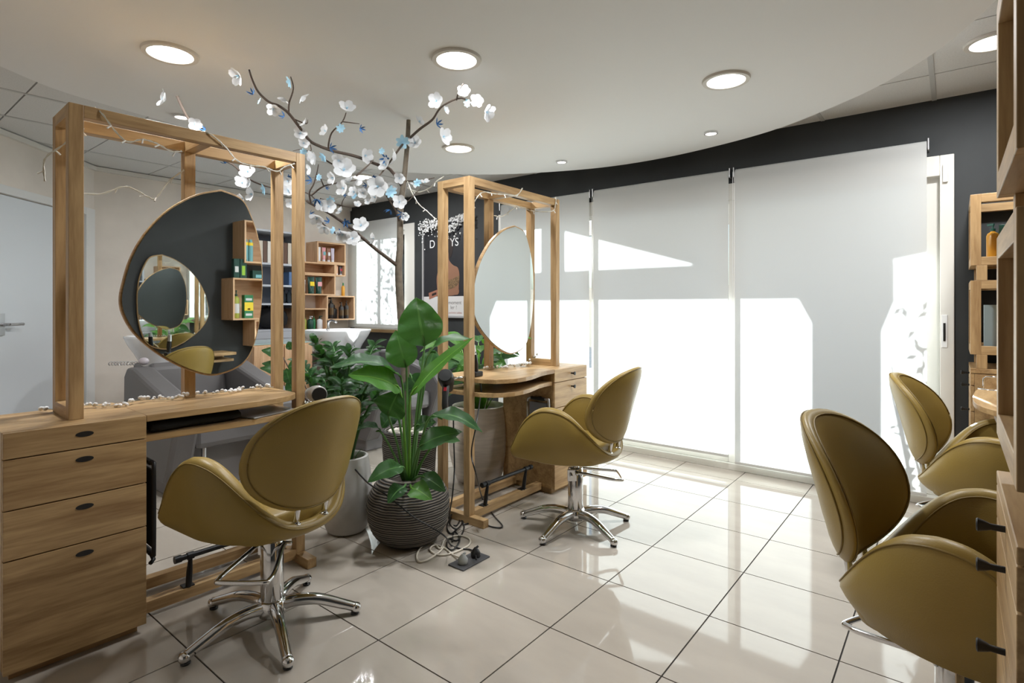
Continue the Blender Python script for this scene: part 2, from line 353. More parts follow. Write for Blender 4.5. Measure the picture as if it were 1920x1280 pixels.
blind(-2.470, -1.318, 2.25, .11, 'white roller blind crossed by a bright sunlit triangle, middle of the three', chain=-.592)
blind(-1.272, -.132, 2.25, .07, 'widest white roller blind beside the window frame, rightmost, with a column shadow', chain=-.586)
blind(-6.06, -5.06, 2.285, .97, 'short white roller blind on the small window in the far corner')

# ------------------------------------------------------------------ outside: what shades the blinds
LC = 2.5; SX, SZ = SUN_D.x, -SUN_D.z
STUC = principled('outside_render', (.55, .52, .48), .9, bump=(30, .4))
YC = YW-.07+LC
def sh(x, z, L=LC): return (x-SX*L, z+SZ*L)      # where a thing stands whose shadow falls at (x, z)
gr_ = struct(B(-14, 10, YW+T, 22, -.2, -.03).build('terrace', principled('terrace_paving', (.27, .28, .29), .85, var=(3, .15))))
xa, _ = sh(-.77, 0); xb, _ = sh(-.387, 0); za = sh(0, 1.12)[1]; zb = sh(0, 1.32)[1]; zc = sh(0, 1.558)[1]
pc = thing('porch_column', 'thick rendered porch column outside behind the right blind', 'column', ((xa+xb)/2, YC+.06, -.03))
hw = (xb-xa)/2
MB().box(-hw, hw, -.06, .06, 0, za+.03).build('shaft', STUC, pc, bevel=.006)
MB().prism([(-hw, za+.03), (-hw-.1, zb+.03), (hw+.07, zb+.03), (hw, za+.03)], lambda a, b, d: (a, d, b), -.06, .06).build('capital', STUC, pc)
pb = B(-4.9, sh(-.321, 0)[0], YC, YC+.12, zb, zc).build('porch_beam', STUC, bevel=.006); tag(pb, 'rendered beam carried by the porch column outside the sliding window', 'beam')
g0 = sh(-2.789, 1.943); g1 = sh(-1.506, 1.562); g2 = sh(-.474, 1.455)
sl = (g1[1]-g0[1])/(g1[0]-g0[0]); xl = sh(-2.785, 0)[0]
gp = [(xl, g0[1]+sl*(xl-g0[0])), (g1[0], zc+.002), (sh(-.321, 0)[0], zc+.002), (3.5, zc+.9), (3.5, 4.39), (xl, 4.39)]
gb = MB().prism(gp, lambda a, b, d: (a, d, b), YC+.0, YC+.1).build('porch_gable', STUC); tag(gb, 'sloping rendered gable panel above the porch beam outside', 'gable')
xa = sh(-3.04, 0)[0]; xb = sh(-2.789, 0)[0]-.002
pp = B(xa, xb, YC+.0, YC+.1, zc, 4.39).build('porch_post', STUC); tag(pp, 'short upright rendered pier standing on the porch beam outside', 'post')
rp = thing('porch_roof', 'flat porch roof over the terrace outside the window', 'roof', (0, 0, 4.4))
B(-8, 4, YC-.3, YC+3, 0, .2).build('roof_slab', STUC, rp)
gw = B(-14, 10, 15, 15.3, -.03, 1.8).build('garden_wall', principled('garden_wall', (.45, .42, .38), .9)); tag(gw, 'long low garden wall far behind the terrace', 'wall')
def shrub(x, y, h, r, n, label, seed):
    rd = random.Random(seed); t = thing('garden_shrub', label, 'shrub', (x, y, -.03), 0, 'shrubs outside the window')
    st = MB(); lf = MB()
    for k in range(9):
        a = rd.uniform(0, 2*PI); q = Vector((math.cos(a)*r*.8, math.sin(a)*r*.8, h*rd.uniform(.6, 1)))
        st.tube(smooth_path([(0, 0, 0), (q.x*.3, q.y*.3, q.z*.5), q], 4), .008, 5)
    for k in range(n):
        a = rd.uniform(0, 2*PI); z = h*(.25+.8*rd.random()); rr = r*math.sqrt(rd.random())*(1 if z < h*.8 else .6)
        c = Vector((rr*math.cos(a), rr*math.sin(a), z)); M = Euler((rd.uniform(-1, 1), rd.uniform(-1, 1), rd.uniform(0, 6))).to_matrix(); s = rd.uniform(.03, .06)
        b = len(lf.v); lf.v += [tuple(c+M @ Vector(p)*s) for p in ((-1, 0, 0), (0, .4, .1), (1, 0, 0), (0, -.4, .1))]; lf.f.append((b, b+1, b+2, b+3))
    st.build('stem', BARK, t); l = lf.build('foliage', LEAFD, t); l['kind'] = 'stuff'
for q, (sx_, sz_, L, r_, n_) in enumerate(((-.16, .85, 1.7, .20, 130), (-.12, .40, .9, .13, 70))):
    p = sh(sx_, sz_, L); shrub(p[0], YW-.07+L, p[1]+.35, r_, n_, ('loose leafy shrub just outside the right end of the window', 'smaller leafy shrub closest to the glass at the window end')[q], q)

p = sh(-5.28, 1.45, 3.0); shrub(p[0], YW-.07+3.0, p[1]+.55, .55, 1500, 'unseen tall leafy bush added to shade the small corner window', 9)  # unseen bush, put in to throw partial shade on the corner blind
# ================================================================== styling stations
EGG = [(412, 359), (447, 374), (464, 399), (481, 450), (487, 497), (487, 537), (485, 582), (478, 624), (464, 663), (442, 686), (402, 700), (369, 696), (327, 679), (284, 652), (251, 621), (231, 587), (228, 565), (231, 534), (245, 486), (270, 441), (307, 402), (341, 379), (374, 365)]
EGG = [(1.17, 1.764), (1.257, 1.741), (1.3, 1.682), (1.344, 1.556), (1.36, 1.433), (1.362, 1.329), (1.355, 1.212), (1.336, 1.102), (1.3, 1.002), (1.243, .949), (1.147, .923), (1.069, .94), (.977, .988), (.89, 1.055), (.824, 1.128), (.787, 1.203), (.778, 1.262), (.787, 1.325), (.813, 1.426), (.862, 1.53), (.936, 1.628), (1.007, 1.69), (1.082, 1.735)]
EGG = [(a-1.07, b-1.343) for a, b in EGG]                 # (towards the window, up) about its middle
EGG_S = [(p.x, p.y) for p in smooth_path([(a, b, 0) for a, b in EGG]+[(EGG[0][0], EGG[0][1], 0)], 4)][:-1]
def egg_mirror(name, parent, fn, w=1.0, flip=1):          # fn(along, up, out) -> point
    sc = lambda k: [(a*k*w*flip, b*k) for a, b in EGG_S]
    o = MB().prism(sc(1.022), fn, -.026, -.004).build(name, WY, parent, bevel=.003)
    MB().prism(sc(1.0), fn, -.004, 0).build('mirror_glass', MIRROR, o)
    return o
def knob(parent, p, d, r=.013, name='knob', L=.03):      # p base, d outward direction
    p = Vector(p); d = Vector(d); M = Vector((0, 0, 1)).rotation_difference(d).to_matrix()
    k = MB().lathe([(.0055, 0), (.0055, L*.5), (r*.65, L*.62), (r, L*.95), (r*.8, L), (.001, L)], 14)
    k.v = [tuple(p+M @ Vector(v)) for v in k.v]; return k.build(name, BLACKM, parent, True, angle=.7)
def station(label, loc, rz, sg, outline, egg_u, egg_w, knobs):
    t = thing('styling_station', label, 'styling station', loc, rz)
    def b(u0, u1, v0, v1, z0, z1): return MB().box(min(sg*u0, sg*u1), max(sg*u0, sg*u1), v0, v1, z0, z1)
    cab = b(0, .405, -.33, .084, .04, .82).build('cabinet', WX, t, bevel=.002)
    b(.02, .385, -.31, .065, 0, .04).build('plinth', WX, cab)
    for i, (za, zb) in enumerate(((.034, .4), (.404, .564), (.568, .731), (.735, .819))):
        d = b(.001, .404, .0845, .105, za, zb).build('drawer', WX, cab, bevel=.0015)
        zk = zb-.036
        if knobs: knob(d, (sg*.2025, .105, zk-.004), (0, 1, 0))
        else:
            MB().prism([(.026*math.cos(2*PI*k/24), .0095*math.sin(2*PI*k/24)) for k in range(24)], lambda a, c, d_: (sg*.215+a, d_, zk+c), .1, .1065).build('handle_recess', BLACK, d)
    P = .045
    for v0 in (-P, -.257): b(.19, .19+P, v0, v0+P, .82, 1.97).build('post', WZ, t, bevel=.0015); b(1.06, 1.105, v0, v0+P, .045, 1.97).build('post', WZ, t, bevel=.0015)
    b(.19, .235, -.212, -P, .82, .865).build('sill', WY, t, bevel=.0015)
    b(.19, .235, -.212, -P, 1.925, 1.97).build('top_beam', WY, t, bevel=.0015); b(1.06, 1.105, -.212, -P, 1.925, 1.97).build('top_beam', WY, t, bevel=.0015)
    b(.645, .69, -.212, -P, 1.925, 1.97).build('top_beam', WY, t, bevel=.0015)
    for v0 in (-P, -.257): b(.235, 1.06, v0, v0+P, 1.925, 1.97).build('top_beam', WX, t, bevel=.0015)
    b(.645, .69, -.257, -.212, .82, 1.925).build('mirror_post', WZ, t, bevel=.0015)
    for v0 in (-P, -.257): b(.405, 1.06, v0, v0+P, .02, .065).build('floor_rail', WX, t, bevel=.0015)
    b(1.06, 1.105, -.30, .105, 0, .045).build('foot', WY, t, bevel=.002)
    poly = [(sg*u, v) for u, v in outline]
    MB().prism(poly, lambda a, c, d: (a, c, d), .795, .82).build('tabletop', WX, t, bevel=.002)
    MB().prism([(a, c-.02 if c > 0 else c) for a, c in poly], lambda a, c, d: (a, c, d), .715, .74).build('under_shelf', WX, t, bevel=.002)
    fr = MB().tube([(sg*.54, .01, .20), (sg*1.0, .01, .20)], .011, 12).tube([(sg*.53, .01, .20), (sg*.555, .01, .20)], .015, 12).tube([(sg*.985, .01, .20), (sg*1.01, .01, .20)], .015, 12).build('footrest_bar', BLACKM, t, True, angle=.6)
    for u in (.59, .96):
        MB().tube([(sg*u, .01-.02, .066), (sg*u, .01-.01, .13), (sg*u, .01, .19)], [.012, .012, .008], 10).tube([(sg*u-.013, .01, .2), (sg*u+.013, .01, .2)], .015, 10).box(sg*u-.022, sg*u+.022, -.042, -.002, .065, .07).build('stand', BLACKM, fr, bevel=.001)
    cy = egg_u
    tw = rz+PI/2                                          # the mirrors hang square to the room
    em = egg_mirror('mirror', t, lambda a, c, d: (-a*.965+sg*cy, -.076+d+a*math.tan(tw), 1.339+c*.965), egg_w)
    b(.652, .683, -.211, -.104, 1.28, 1.40).build('mirror_bracket', WX, em)
    return t
OUT1 = [(.405, -.3), (.405, .104), (.585, .108), (.72, .112), (.82, .112), (.91, .098), (.97, .08), (1.01, .058), (1.04, .03), (1.056, -.005), (1.058, -.3)]
OUT2 = [(.405, -.3), (.405, .104), (.5, .108), (.58, .122), (.66, .148), (.74, .172), (.82, .186), (.90, .186), (.97, .165), (1.02, .125), (1.048, .07), (1.058, .0), (1.058, -.3)]
S1 = station('oak styling station with flat drawers and egg mirror, nearest, at the left edge', (-2.506, .38, 0), -PI/2-.033, -1, OUT1, .652, 1.0, False)
S2 = station('oak styling station with egg mirror in front of the window blinds', (-2.14, 3.405, 0), -PI/2, 1, OUT2, .694, 1.07, True)
def s1(u, v, z): c, s = math.cos(-.033), math.sin(-.033); return Vector((-2.506-u*s+v*c, .38+u*c+v*s, z))
def s2(u, v, z): return Vector((-2.14+v, 3.405-u, z))

# ------------------------------------------------------------------ chairs
def chair_meshes():
    M = {}
    def plan(s):                       # s in -1..1 along the U, outer plan point and outward normal
        a = abs(s); sg = 1 if s >= 0 else -1; c = .68
        if a > c: x = .10+(a-c)/(1-c)*.195; p = Vector((x, .292)); n = Vector((0, 1))
        else:
            th = PI-(a/c)*PI/2; e1, e2 = .315, .292
            p = Vector((.10+e1*math.cos(th), e2*math.sin(th))); n = Vector((math.cos(th)/e1, math.sin(th)/e2)).normalized()
        return Vector((p.x, sg*p.y)), Vector((n.x, sg*n.y))
    def ztop(s):
        x = plan(s)[0].x; K = [(-.216, .452), (-.205, .458), (-.18, .488), (-.14, .548), (-.09, .618), (-.03, .676), (.03, .70), (.09, .704), (.14, .692), (.19, .66), (.235, .61), (.265, .556), (.285, .505), (.2951, .462)]
        for (a0, z0), (a1, z1) in zip(K, K[1:]):
            if x <= a1: return z0+(z1-z0)*max(0, x-a0)/(a1-a0)
        return K[-1][1]
    N = 110; rows = []; pipe = [[], []]
    for i in range(N+1):
        s = -1+2*i/N; p, n = plan(s); zt = sum(ztop(max(-1, min(1, s+d_*.012))) for d_ in range(-4, 5))/9; zb = .400+.04*max(0, abs(s)-.7)
        H = zt-zb; row = []
        lean = lambda z: -.05*max(0, (.47-z)/.1)**1.6-.0
        for o, z in ((-.02, zb), (-.006, zb+.012), (0, zb+H*.35), (.004, zb+H*.6), (.0, zt-.016), (-.010, zt-.003), (-.03, zt+.002), (-.05, zt-.003), (-.06, zt-.016), (-.06, zb+H*.5), (-.055, zb+.02), (-.05, zb)):
            q = p+n*(o+lean(z)); row.append((q.x, q.y, z))
        rows.append(row)
        for k, idx in ((0, 4), (1, 8)): pipe[k].append(row[idx])
    g = MB().grid(rows, True); b = 0; n_ = 12
    g.f.append(tuple(range(n_))); g.f.append(tuple(N*n_+k for k in range(n_)))
    M['seat_shell'] = g.mesh('seat_shell', True)
    pm = MB()
    for k in (0, 1): pm.tube([Vector(p) for p in pipe[k]], .0026, 6)
    M['piping'] = pm.mesh('piping', True)
    # cushion
    rows = []
    def ring(k, z):
        r = []
        for i in range(40):
            a = 2*PI*i/40; c, s = math.cos(a), math.sin(a); e = .45
            x = math.copysign(abs(c)**e, c); y = math.copysign(abs(s)**e, s); r.append((.055+x*.208*k, y*.215*k, z+.012*(1-k)))
        return r
    for k, z in ((.84, .392), (.95, .402), (1, .43), (1, .46), (.97, .485), (.9, .497), (.6, .502), (.2, .502)): rows.append(ring(k, z))
    c = MB().grid(rows, True); c.f.append(tuple(range(40))); c.f.append(tuple(7*40+k for k in range(40)))
    M['seat_cushion'] = c.mesh('seat_cushion', True)
    # backrest
    def bp(rho, ph, side):
        c, s = math.cos(ph), math.sin(ph); e = .86
        X = math.copysign(abs(c)**e, c)*rho; Z = math.copysign(abs(s)**e, s)*rho
        wd = .245*(1-.10*max(0, -Z)**1.5)
        q = .5+.5*Z; y = X*wd; z = .50+.412*q
        x = -.20-.105*q**1.25+.135*(y/.25)**2*(1-.2*q)
        th = .037*math.sqrt(max(0, 1-rho**5))
        return Vector((x+side*th, y, z-side*th*.22))
    rows = []
    rr = [.02, .3, .55, .75, .87, .94, .98, 1.0]
    for rho in rr: rows.append([bp(rho, 2*PI*k/48, 1) for k in range(48)])
    for rho in rr[-2::-1]: rows.append([bp(rho, 2*PI*k/48, -1) for k in range(48)])
    g = MB().grid(rows, True); g.f.append(tuple(range(48))); g.f.append(tuple((len(rows)-1)*48+k for k in range(48)))
    M['backrest'] = g.mesh('backrest', True)
    pm = MB()
    for sd_ in (1, -1): pm.tube([bp(.955, 2*PI*k/64, sd_)+Vector((sd_*.002, 0, 0)) for k in range(65)], .0026, 6)
    M['back_piping'] = pm.mesh('back_piping', True)
    M['back_tube'] = MB().tube([(-.172, 0, .42), (-.20, 0, .58)], .011, 12).lathe([(.018, .450), (.018, .456), (.011, .462)], 14, (-.178, 0, 0)).mesh('back_tube', True)
    M['column'] = MB().lathe([(.040, .055), (.042, .06), (.042, .325), (.038, .332), (.02, .333), (.02, .392)], 28).mesh('column', True); M['column'].set_sharp_from_angle(angle=.6)
    M['seat_plate'] = MB().box(-.1, .1, -.08, .08, .37, .392).mesh('seat_plate')
    lg = MB(); pts = smooth_path([(.02, 0, .075), (.09, 0, .085), (.17, 0, .078), (.25, 0, .05), (.31, 0, .027)], 4)
    lg.tube(pts, [.026-.009*i/(len(pts)-1) for i in range(len(pts))], 10).ball((.312, 0, .025), .021, 12, 8, .95)
    M['leg'] = lg.mesh('leg', True)
    M['glide'] = MB().lathe([(.014, 0), (.016, .002), (.016, .008)], 14, (.308, 0, 0)).mesh('glide', True)
    M['hub'] = MB().lathe([(.05, .045), (.055, .06), (.052, .1), (.044, .106)], 24).mesh('hub', True)
    fp = [(.0, .052, .315), (.05, .056, .31), (.18, .085, .292), (.232, .088, .287), (.25, .07, .286), (.25, -.07, .286), (.232, -.088, .287), (.18, -.085, .292), (.05, -.056, .31), (.0, -.052, .315)]
    M['footrest'] = MB().tube(smooth_path(fp, 4), .0085, 10).tube([(-.0, .075, .315), (-.0, -.075, .315)], .009, 10).mesh('footrest', True)
    M['pump_lever'] = MB().box(-.05, .0, -.055, -.04, .27, .33).tube([(-.03, -.045, .30), (-.03, -.085, .30)], .010, 10).mesh('pump_lever')
    return M
CM = chair_meshes()
CMAT = dict(seat_shell=LEATH, piping=PIPING, seat_cushion=LEATH, backrest=LEATH, back_piping=PIPING, back_tube=CHROME, column=CHROME, seat_plate=BLACKM, leg=CHROME, glide=BLACK, hub=CHROME, footrest=CHROME, pump_lever=CHROME)
def chair(label, x, y, face, foot, legs0=-91):
    t = thing('salon_chair', label, 'chair', (x, y, 0), 0, 'mustard salon chairs')
    def p(n, name=None, rz=0, par=None, loc=(0, 0, 0)):
        o = obj(name or n, CM[n], CMAT[n], par or t); o.rotation_euler = (0, 0, rz); o.location = loc; return o
    fa = math.radians(face); so_ = Euler((0, 0, fa)).to_matrix() @ Vector((-.045, 0, 0))
    sh_ = p('seat_shell', rz=fa, loc=so_); p('piping', par=sh_); p('seat_cushion', rz=fa, loc=so_); p('seat_plate', rz=fa)
    bk = p('backrest', rz=fa, loc=so_); p('back_piping', 'piping', par=bk)
    for s in (-1, 1): q = p('back_tube', rz=fa); q.location = Euler((0, 0, fa)).to_matrix() @ Vector((-.045, s*.062, 0))
    p('column'); p('hub'); p('footrest', rz=math.radians(foot)); p('pump_lever', rz=math.radians(foot))
    for k in range(5):
        l = p('leg', rz=math.radians(legs0+72*k)); p('glide', par=l)
    return t
chair('mustard leather salon chair at the near styling station, seen from behind, lower left', -2.066, 1.103, 187, -51)
chair('mustard leather salon chair at the far styling station beside the striped plant pot', -1.66, 2.655, 188, 38.5)
chair('largest mustard leather salon chair at the right edge, partly cut off by the drawer cabinet', .0, 1.86, -11, 150, -60)
chair('mustard leather salon chair farthest right, near the window frame', .12, 3.22, -6, 150, -80)

# ================================================================== right wall: two wall stations
XF = .067                                                  # front plane of cabinets and frames
def wall_unit(y0, y1, cab_label, shelf_label):
    c = thing('drawer_cabinet', cab_label, 'cabinet', ((XF+XR)/2, (y0+y1)/2, 0), 0)
    hx = (XR-XF)/2; hy = (y1-y0)/2
    bd = B(-hx+.018, hx-.004, -hy, hy, .05, .872).build('cabinet_body', WY, c, bevel=.002)
    B(-hx+.04, hx-.004, -hy+.02, hy-.02, 0, .05).build('plinth', WY, bd)
    B(-hx, hx-.004, -hy-.002, hy+.002, .875, .90).build('cabinet_top', WY, c, bevel=.002)
    for za, zb, zk in ((.06, .667, .652), (.671, .806, .79), (.81, .872, .858)):
        d = B(-hx, -hx+.017, -hy, hy, za, zb).build('drawer', WY, c, bevel=.0015)
        knob(d, (-hx, -.02, zk), (-1, 0, 0), .0115, L=.038)
    t = thing('wall_shelf_frame', shelf_label, 'shelf', ((XF+.31)/2, (y0+y1)/2, .901), 0)
    dx = (.31-XF)/2; P = .045
    for za, zb in ((.975, 1.37), (1.45, 1.83)):
        z0, z1 = za-.901, zb-.901
        for sx in (-1, 1):
            for sy in (-1, 1):
                xa, ya = sx*dx, sy*hy
                B(min(xa, xa-sx*P), max(xa, xa-sx*P), min(ya, ya-sy*P), max(ya, ya-sy*P), z0, z1).build('upright', WZ, t, bevel=.0015)
            xa = sx*dx
            for za_ in (z0, z1-P): B(min(xa, xa-sx*P), max(xa, xa-sx*P), -hy+P, hy-P, za_, za_+P).build('rail', WY, t, bevel=.0015)
        for sy in (-1, 1):
            ya = sy*hy
            for za_ in (z0, z1-P): B(-dx+P, dx-P, min(ya, ya-sy*P), max(ya, ya-sy*P), za_, za_+P).build('rail', WX, t, bevel=.0015)
        B(-dx+P, dx-P, -hy+P, hy-P, z0+.012, z0+.034).build('shelf_board', WY, t)
    for za, zb in ((.901, .975), (1.37, 1.45)):
        for sy in (-1, 1): B(-dx+.025, -dx+.07, sy*hy-(P if sy > 0 else 0)-.0*sy, sy*hy+(P if sy < 0 else 0), za-.901, zb-.901).build('spacer', WZ, t, bevel=.0015)
        B(dx-P, dx, -hy, hy, za-.901, zb-.901).build('spacer', WY, t, bevel=.0015)
wall_unit(1.035, 1.49, 'tall oak drawer cabinet with black cone knobs at the right edge, closest', 'open oak frame shelf above the closest drawer cabinet at the right edge')
wall_unit(3.86, 4.30, 'oak drawer cabinet in the far right corner beside the window frame', 'open oak frame shelf holding hair products in the far right corner')
def wall_table(y0, y1, label, back):
    t = thing('wall_table', label, 'table', (XR, (y0+y1)/2, .8), 0)
    h = (y1-y0)/2; d = XR-.09-back
    pl = [(0, -h), (-d+.12, -h), (-d+.04, -h+.06), (-d-.01, -h+.2), (-d-.02, 0), (-d, h-.12), (-d+.03, h), (0, h)]
    pl = [(0, -h)]+[(p.x, p.y) for p in smooth_path([(a, b, 0) for a, b in pl[1:-1]], 4)]+[(0, h)]
    MB().prism([(a-.002, b) for a, b in pl], lambda a, b, d_: (a, b, d_), -.025, 0).build('tabletop', WY, t, bevel=.002)
    MB().prism([(a*.82-.002, b) for a, b in pl], lambda a, b, d_: (a, b, d_), -.088, -.064).build('under_shelf', WY, t, bevel=.002)
    B(-.03, -.002, -h, h, -.105, -.0251).build('back_rail', WY, t)
wall_table(1.495, 2.50, 'oak wall table in front of the wall mirror, behind the closest drawer cabinet', .09)
wall_table(3.0, 3.855, 'rounded oak wall table with a lower shelf at the far right', 0)
def wall_mirror(y, z, label, flip):
    t = thing('wall_mirror', label, 'mirror', (XR-.014, y, z), .03)
    egg_mirror('mirror_frame', t, lambda a, c, d: (-.028-d+.0, a, c), 1.0, flip)
wall_mirror(2.06, 1.27, 'egg-shaped wall mirror reflected inside the near station mirror', -1)
# chrome ring holder on the side of the far cabinet
hr = thing('dryer_holder', 'chrome wire dryer holder fixed to the side of the far corner cabinet', 'holder', (.20, 3.855, .8))
MB().tube([(-.1, 0, .0), (-.1, -.06, 0), (-.06, -.09, 0), (.02, -.09, 0), (.05, -.05, 0), (.05, 0, 0)], .005, 8).build('ring', CHROME, hr, True)
MB().tube([(-.08, -.05, .0), (-.08, -.05, .055), (-.07, -.05, .065), (-.01, -.05, .065), (.0, -.05, .055), (.0, -.05, 0)], .005, 8).build('loop', CHROME, hr, True)
hr2 = thing('dryer_holder', 'small chrome ring on the far side of the closest drawer cabinet', 'holder', (.10, 1.492, .845))
MB().tube([Vector((.02-.045*math.cos(a), .045-.045*math.cos(2*a)*0+.03*math.sin(a), 0)) for a in [2*PI*k/20 for k in range(21)]], .005, 8).tube([(.02, .0, 0), (.02, .02, 0)], .006, 8).build('ring', CHROME, hr2, True)

# ------------------------------------------------------------------ cube shelves
def cube(label, wall, y0, y1, z0, z1, depth=.245, group='wooden cube shelves'):
    sx = 1 if wall == 'L' else -1; xw = XL if wall == 'L' else XR
    t = thing('cube_shelf', label, 'shelf', (xw+sx*.001, (y0+y1)/2, z0), 0, group)
    h = (y1-y0)/2; H = z1-z0; d = depth; e = .016
    bx = lambda a, b, c, f, g, k: B(min(sx*a, sx*b), max(sx*a, sx*b), c, f, g, k)
    bx(0, d, -h, h, 0, e).build('board', BX_, t, bevel=.001); bx(0, d, -h, h, H-e, H).build('board', BX_, t, bevel=.001)
    bx(0, d, -h, -h+e, e, H-e).build('side', BZ_, t, bevel=.001); bx(0, d, h-e, h, e, H-e).build('side', BZ_, t, bevel=.001)
    bx(.0, .006, -h+e, h-e, e, H-e).build('back_panel', BX_, t)
cube('topmost wooden cube shelf on the cream wall, holding tubes', 'L', 3.69, 4.08, 1.752, 2.002)
cube('shallow open wooden cube shelf under the topmost one on the cream wall', 'L', 3.5, 3.937, 1.612, 1.7515)
cube('small wooden cube shelf beside the shallow one, holding two tubes', 'L', 3.938, 4.08, 1.6, 1.7515)
cube('wooden cube shelf with dark green pouches on the cream wall', 'L', 3.45, 3.9365, 1.364, 1.6115)
cube('wooden cube shelf with black bottles nearest the corner window', 'L', 3.8175, 4.213, 1.065, 1.3615)
cube('lowest wooden cube shelf, behind the white basin, with green bottles', 'L', 3.40, 3.8165, .945, 1.21)
cube('tall wooden cube shelf on the dark wall, reflected at the top of the near mirror', 'R', 2.60, 2.95, 1.655, 2.07)
cube('wide wooden cube shelf on the dark wall, holding a green and yellow carton', 'R', 2.49, 2.92, 1.10, 1.505)
cube('lowest wooden cube shelf on the dark wall, reflected below the green carton', 'R', 2.70, 3.05, .838, 1.098)

# ------------------------------------------------------------------ bottles, tubes, boxes
def cc(n, c): return principled('product_'+n, c, .3)
GRN, DGRN, BLK2, AMB, YEL, RED, PNK, GRYB, WHT, TEAL, LIME = cc('green', (.02, .17, .06), ), cc('dark_green', (.008, .05, .035)), cc('dark_brown', (.02, .016, .015)), cc('amber', (.62, .30, .03)), cc('yellow', (.78, .58, .03)), cc('red', (.5, .02, .04)), cc('pink', (.66, .30, .32)), cc('grey_blue', (.32, .42, .45)), cc('white', (.7, .7, .72)), cc('teal', (.16, .38, .42)), cc('olive', (.33, .36, .06))
BAND = cc('label_white', (.6, .6, .6)); GOLD = principled('gold_print', (.11, .065, .03), .3, .5)
def bottle(loc, r, h, mat, label, cap=BLK2, pump=True, band=None, grp='hair product bottles'):
    t = thing('pump_bottle' if pump else 'bottle', label, 'bottle', loc, random.uniform(0, 6), grp)
    bd = MB().lathe([(r*.92, 0), (r, .006), (r, h*.66), (r*.8, h*.73), (r*.38, h*.77), (r*.38, h*.80)], 18).build('body', mat, t, True, angle=.7)
    if band: MB().lathe([(r*1.01, h*.18), (r*1.015, h*.2), (r*1.015, h*.5), (r*1.01, h*.52)], 18, close=False).build('label_band', band, bd, True)
    c = MB().lathe([(r*.42, h*.79), (r*.42, h*.86), (r*.15, h*.87), (r*.15, h*.96)], 12)
    if pump: c.box(-r*.2, r*.9, -r*.18, r*.18, h*.94, h)
    else: c.lathe([(r*.42, h*.86), (r*.38, h)], 12)
    c.build('pump' if pump else 'cap', cap, t)
def tube_(loc, w, h, mat, label, cap=WHT, rz=0, band=None, grp='hair product tubes'):
    t = thing('product_tube', label, 'tube', loc, rz, grp)
    n = 16; rows = []
    for k in range(6):
        q = k/5; z = h*.14+q*h*.86; rows.append([(w*.5*(.72+.28*q)*math.cos(2*PI*i/n), w*.5*(.72*(1-q)+.05)*math.sin(2*PI*i/n), z) for i in range(n)])
    g = MB().grid(rows, True); g.f.append(tuple(range(n))); g.f.append(tuple(5*n+i for i in range(n))); bo = g.build('body', mat, t, True, angle=.7)
    MB().lathe([(w*.36, 0), (w*.36, h*.138)], 16).build('cap', cap, t, True, angle=.6)
    if band: MB().box(-w*.3, w*.3, -w*.335, -w*.30, h*.45, h*.7).build('label_band', band, bo)
def carton(loc, a, b, h, mat, label, rz=0, extra=None, grp='hair product cartons'):
    t = thing('product_carton', label, 'carton', loc, rz, grp)
    bo = B(-a/2, a/2, -b/2, b/2, 0, h).build('box', mat, t, bevel=.001)
    for (y0, y1, z0, z1, m) in (extra or []): B(-a/2-.0012, -a/2+.001, y0*b, y1*b, z0*h, z1*h).build('print', m, bo)
TZ = math.pi/2
xs = XL+.15
e = .017
tube_((xs+.05, 3.74, 1.752+e), .045, .17, WHT, 'white product tube, leftmost in the topmost cube shelf', WHT, TZ); tube_((xs+.05, 3.805, 1.752+e), .05, .17, PNK, 'pink and teal product tube in the topmost cube shelf', WHT, TZ, TEAL)
tube_((xs+.05, 3.87, 1.752+e), .045, .165, cc('brown', (.28, .13, .09)), 'brown product tube in the topmost cube shelf', WHT, TZ, WHT); tube_((xs+.05, 3.925, 1.752+e), .05, .17, cc('lilac', (.52, .46, .56)), 'lilac product tube, rightmost in the topmost cube shelf', WHT, TZ)
tube_((xs+.05, 3.982, 1.6+e), .045, .112, cc('peach', (.66, .36, .22)), 'peach product tube in the small cube shelf', WHT, TZ); tube_((xs+.05, 4.04, 1.6+e), .045, .112, cc('charcoal', (.1, .09, .1)), 'charcoal and red product tube in the small cube shelf', WHT, TZ, RED)
tube_((xs+.05, 3.54, 1.365+e), .045, .16, WHT, 'white product tube beside the dark green pouches', GRN, TZ)
tube_((xs+.05, 3.635, 1.365+e), .09, .20, DGRN, 'dark green pouch with a yellow stripe', DGRN, TZ, YEL); tube_((xs+.05, 3.735, 1.365+e), .09, .20, DGRN, 'dark green pouch with a red stripe', DGRN, TZ, PNK)
bottle((XL+.12, 4.13, 1.3625), .022, .165, AMB, 'amber bottle with green cap on top of the black-bottle shelf', GRN, False)
bottle((xs, 3.865, 1.065+e), .024, .24, BLK2, 'black pump bottle at the left end of the black-bottle shelf', band=GOLD); bottle((xs, 3.935, 1.065+e), .035, .257, BLK2, 'tallest black pump bottle with gold print on the cube shelf', band=GOLD)
bottle((xs-.06, 4.01, 1.065+e), .045, .17, BLK2, 'squat black bottle behind two pump bottles', pump=False)
bottle((xs+.06, 4.04, 1.065+e), .03, .20, BLK2, 'shorter black pump bottle in front of the squat one', band=GOLD); bottle((xs+.05, 4.12, 1.065+e), .03, .22, BLK2, 'black pump bottle at the right end of the cube shelf', band=GOLD)
bottle((xs, 3.53, .945+e), .021, .16, LIME, 'olive bottle, left one of the green-capped pair in the lowest cube shelf', GRN); bottle((xs, 3.585, .945+e), .021, .16, LIME, 'olive bottle, right one of the green-capped pair in the lowest cube shelf', GRN)
bottle((xs+.02, 3.645, .945+e), .036, .155, DGRN, 'wide dark green bottle with white pump in the lowest cube shelf', WHT); bottle((xs, 3.705, .945+e), .02, .16, GRN, 'green pump bottle in the middle of the lowest cube shelf', GRN)
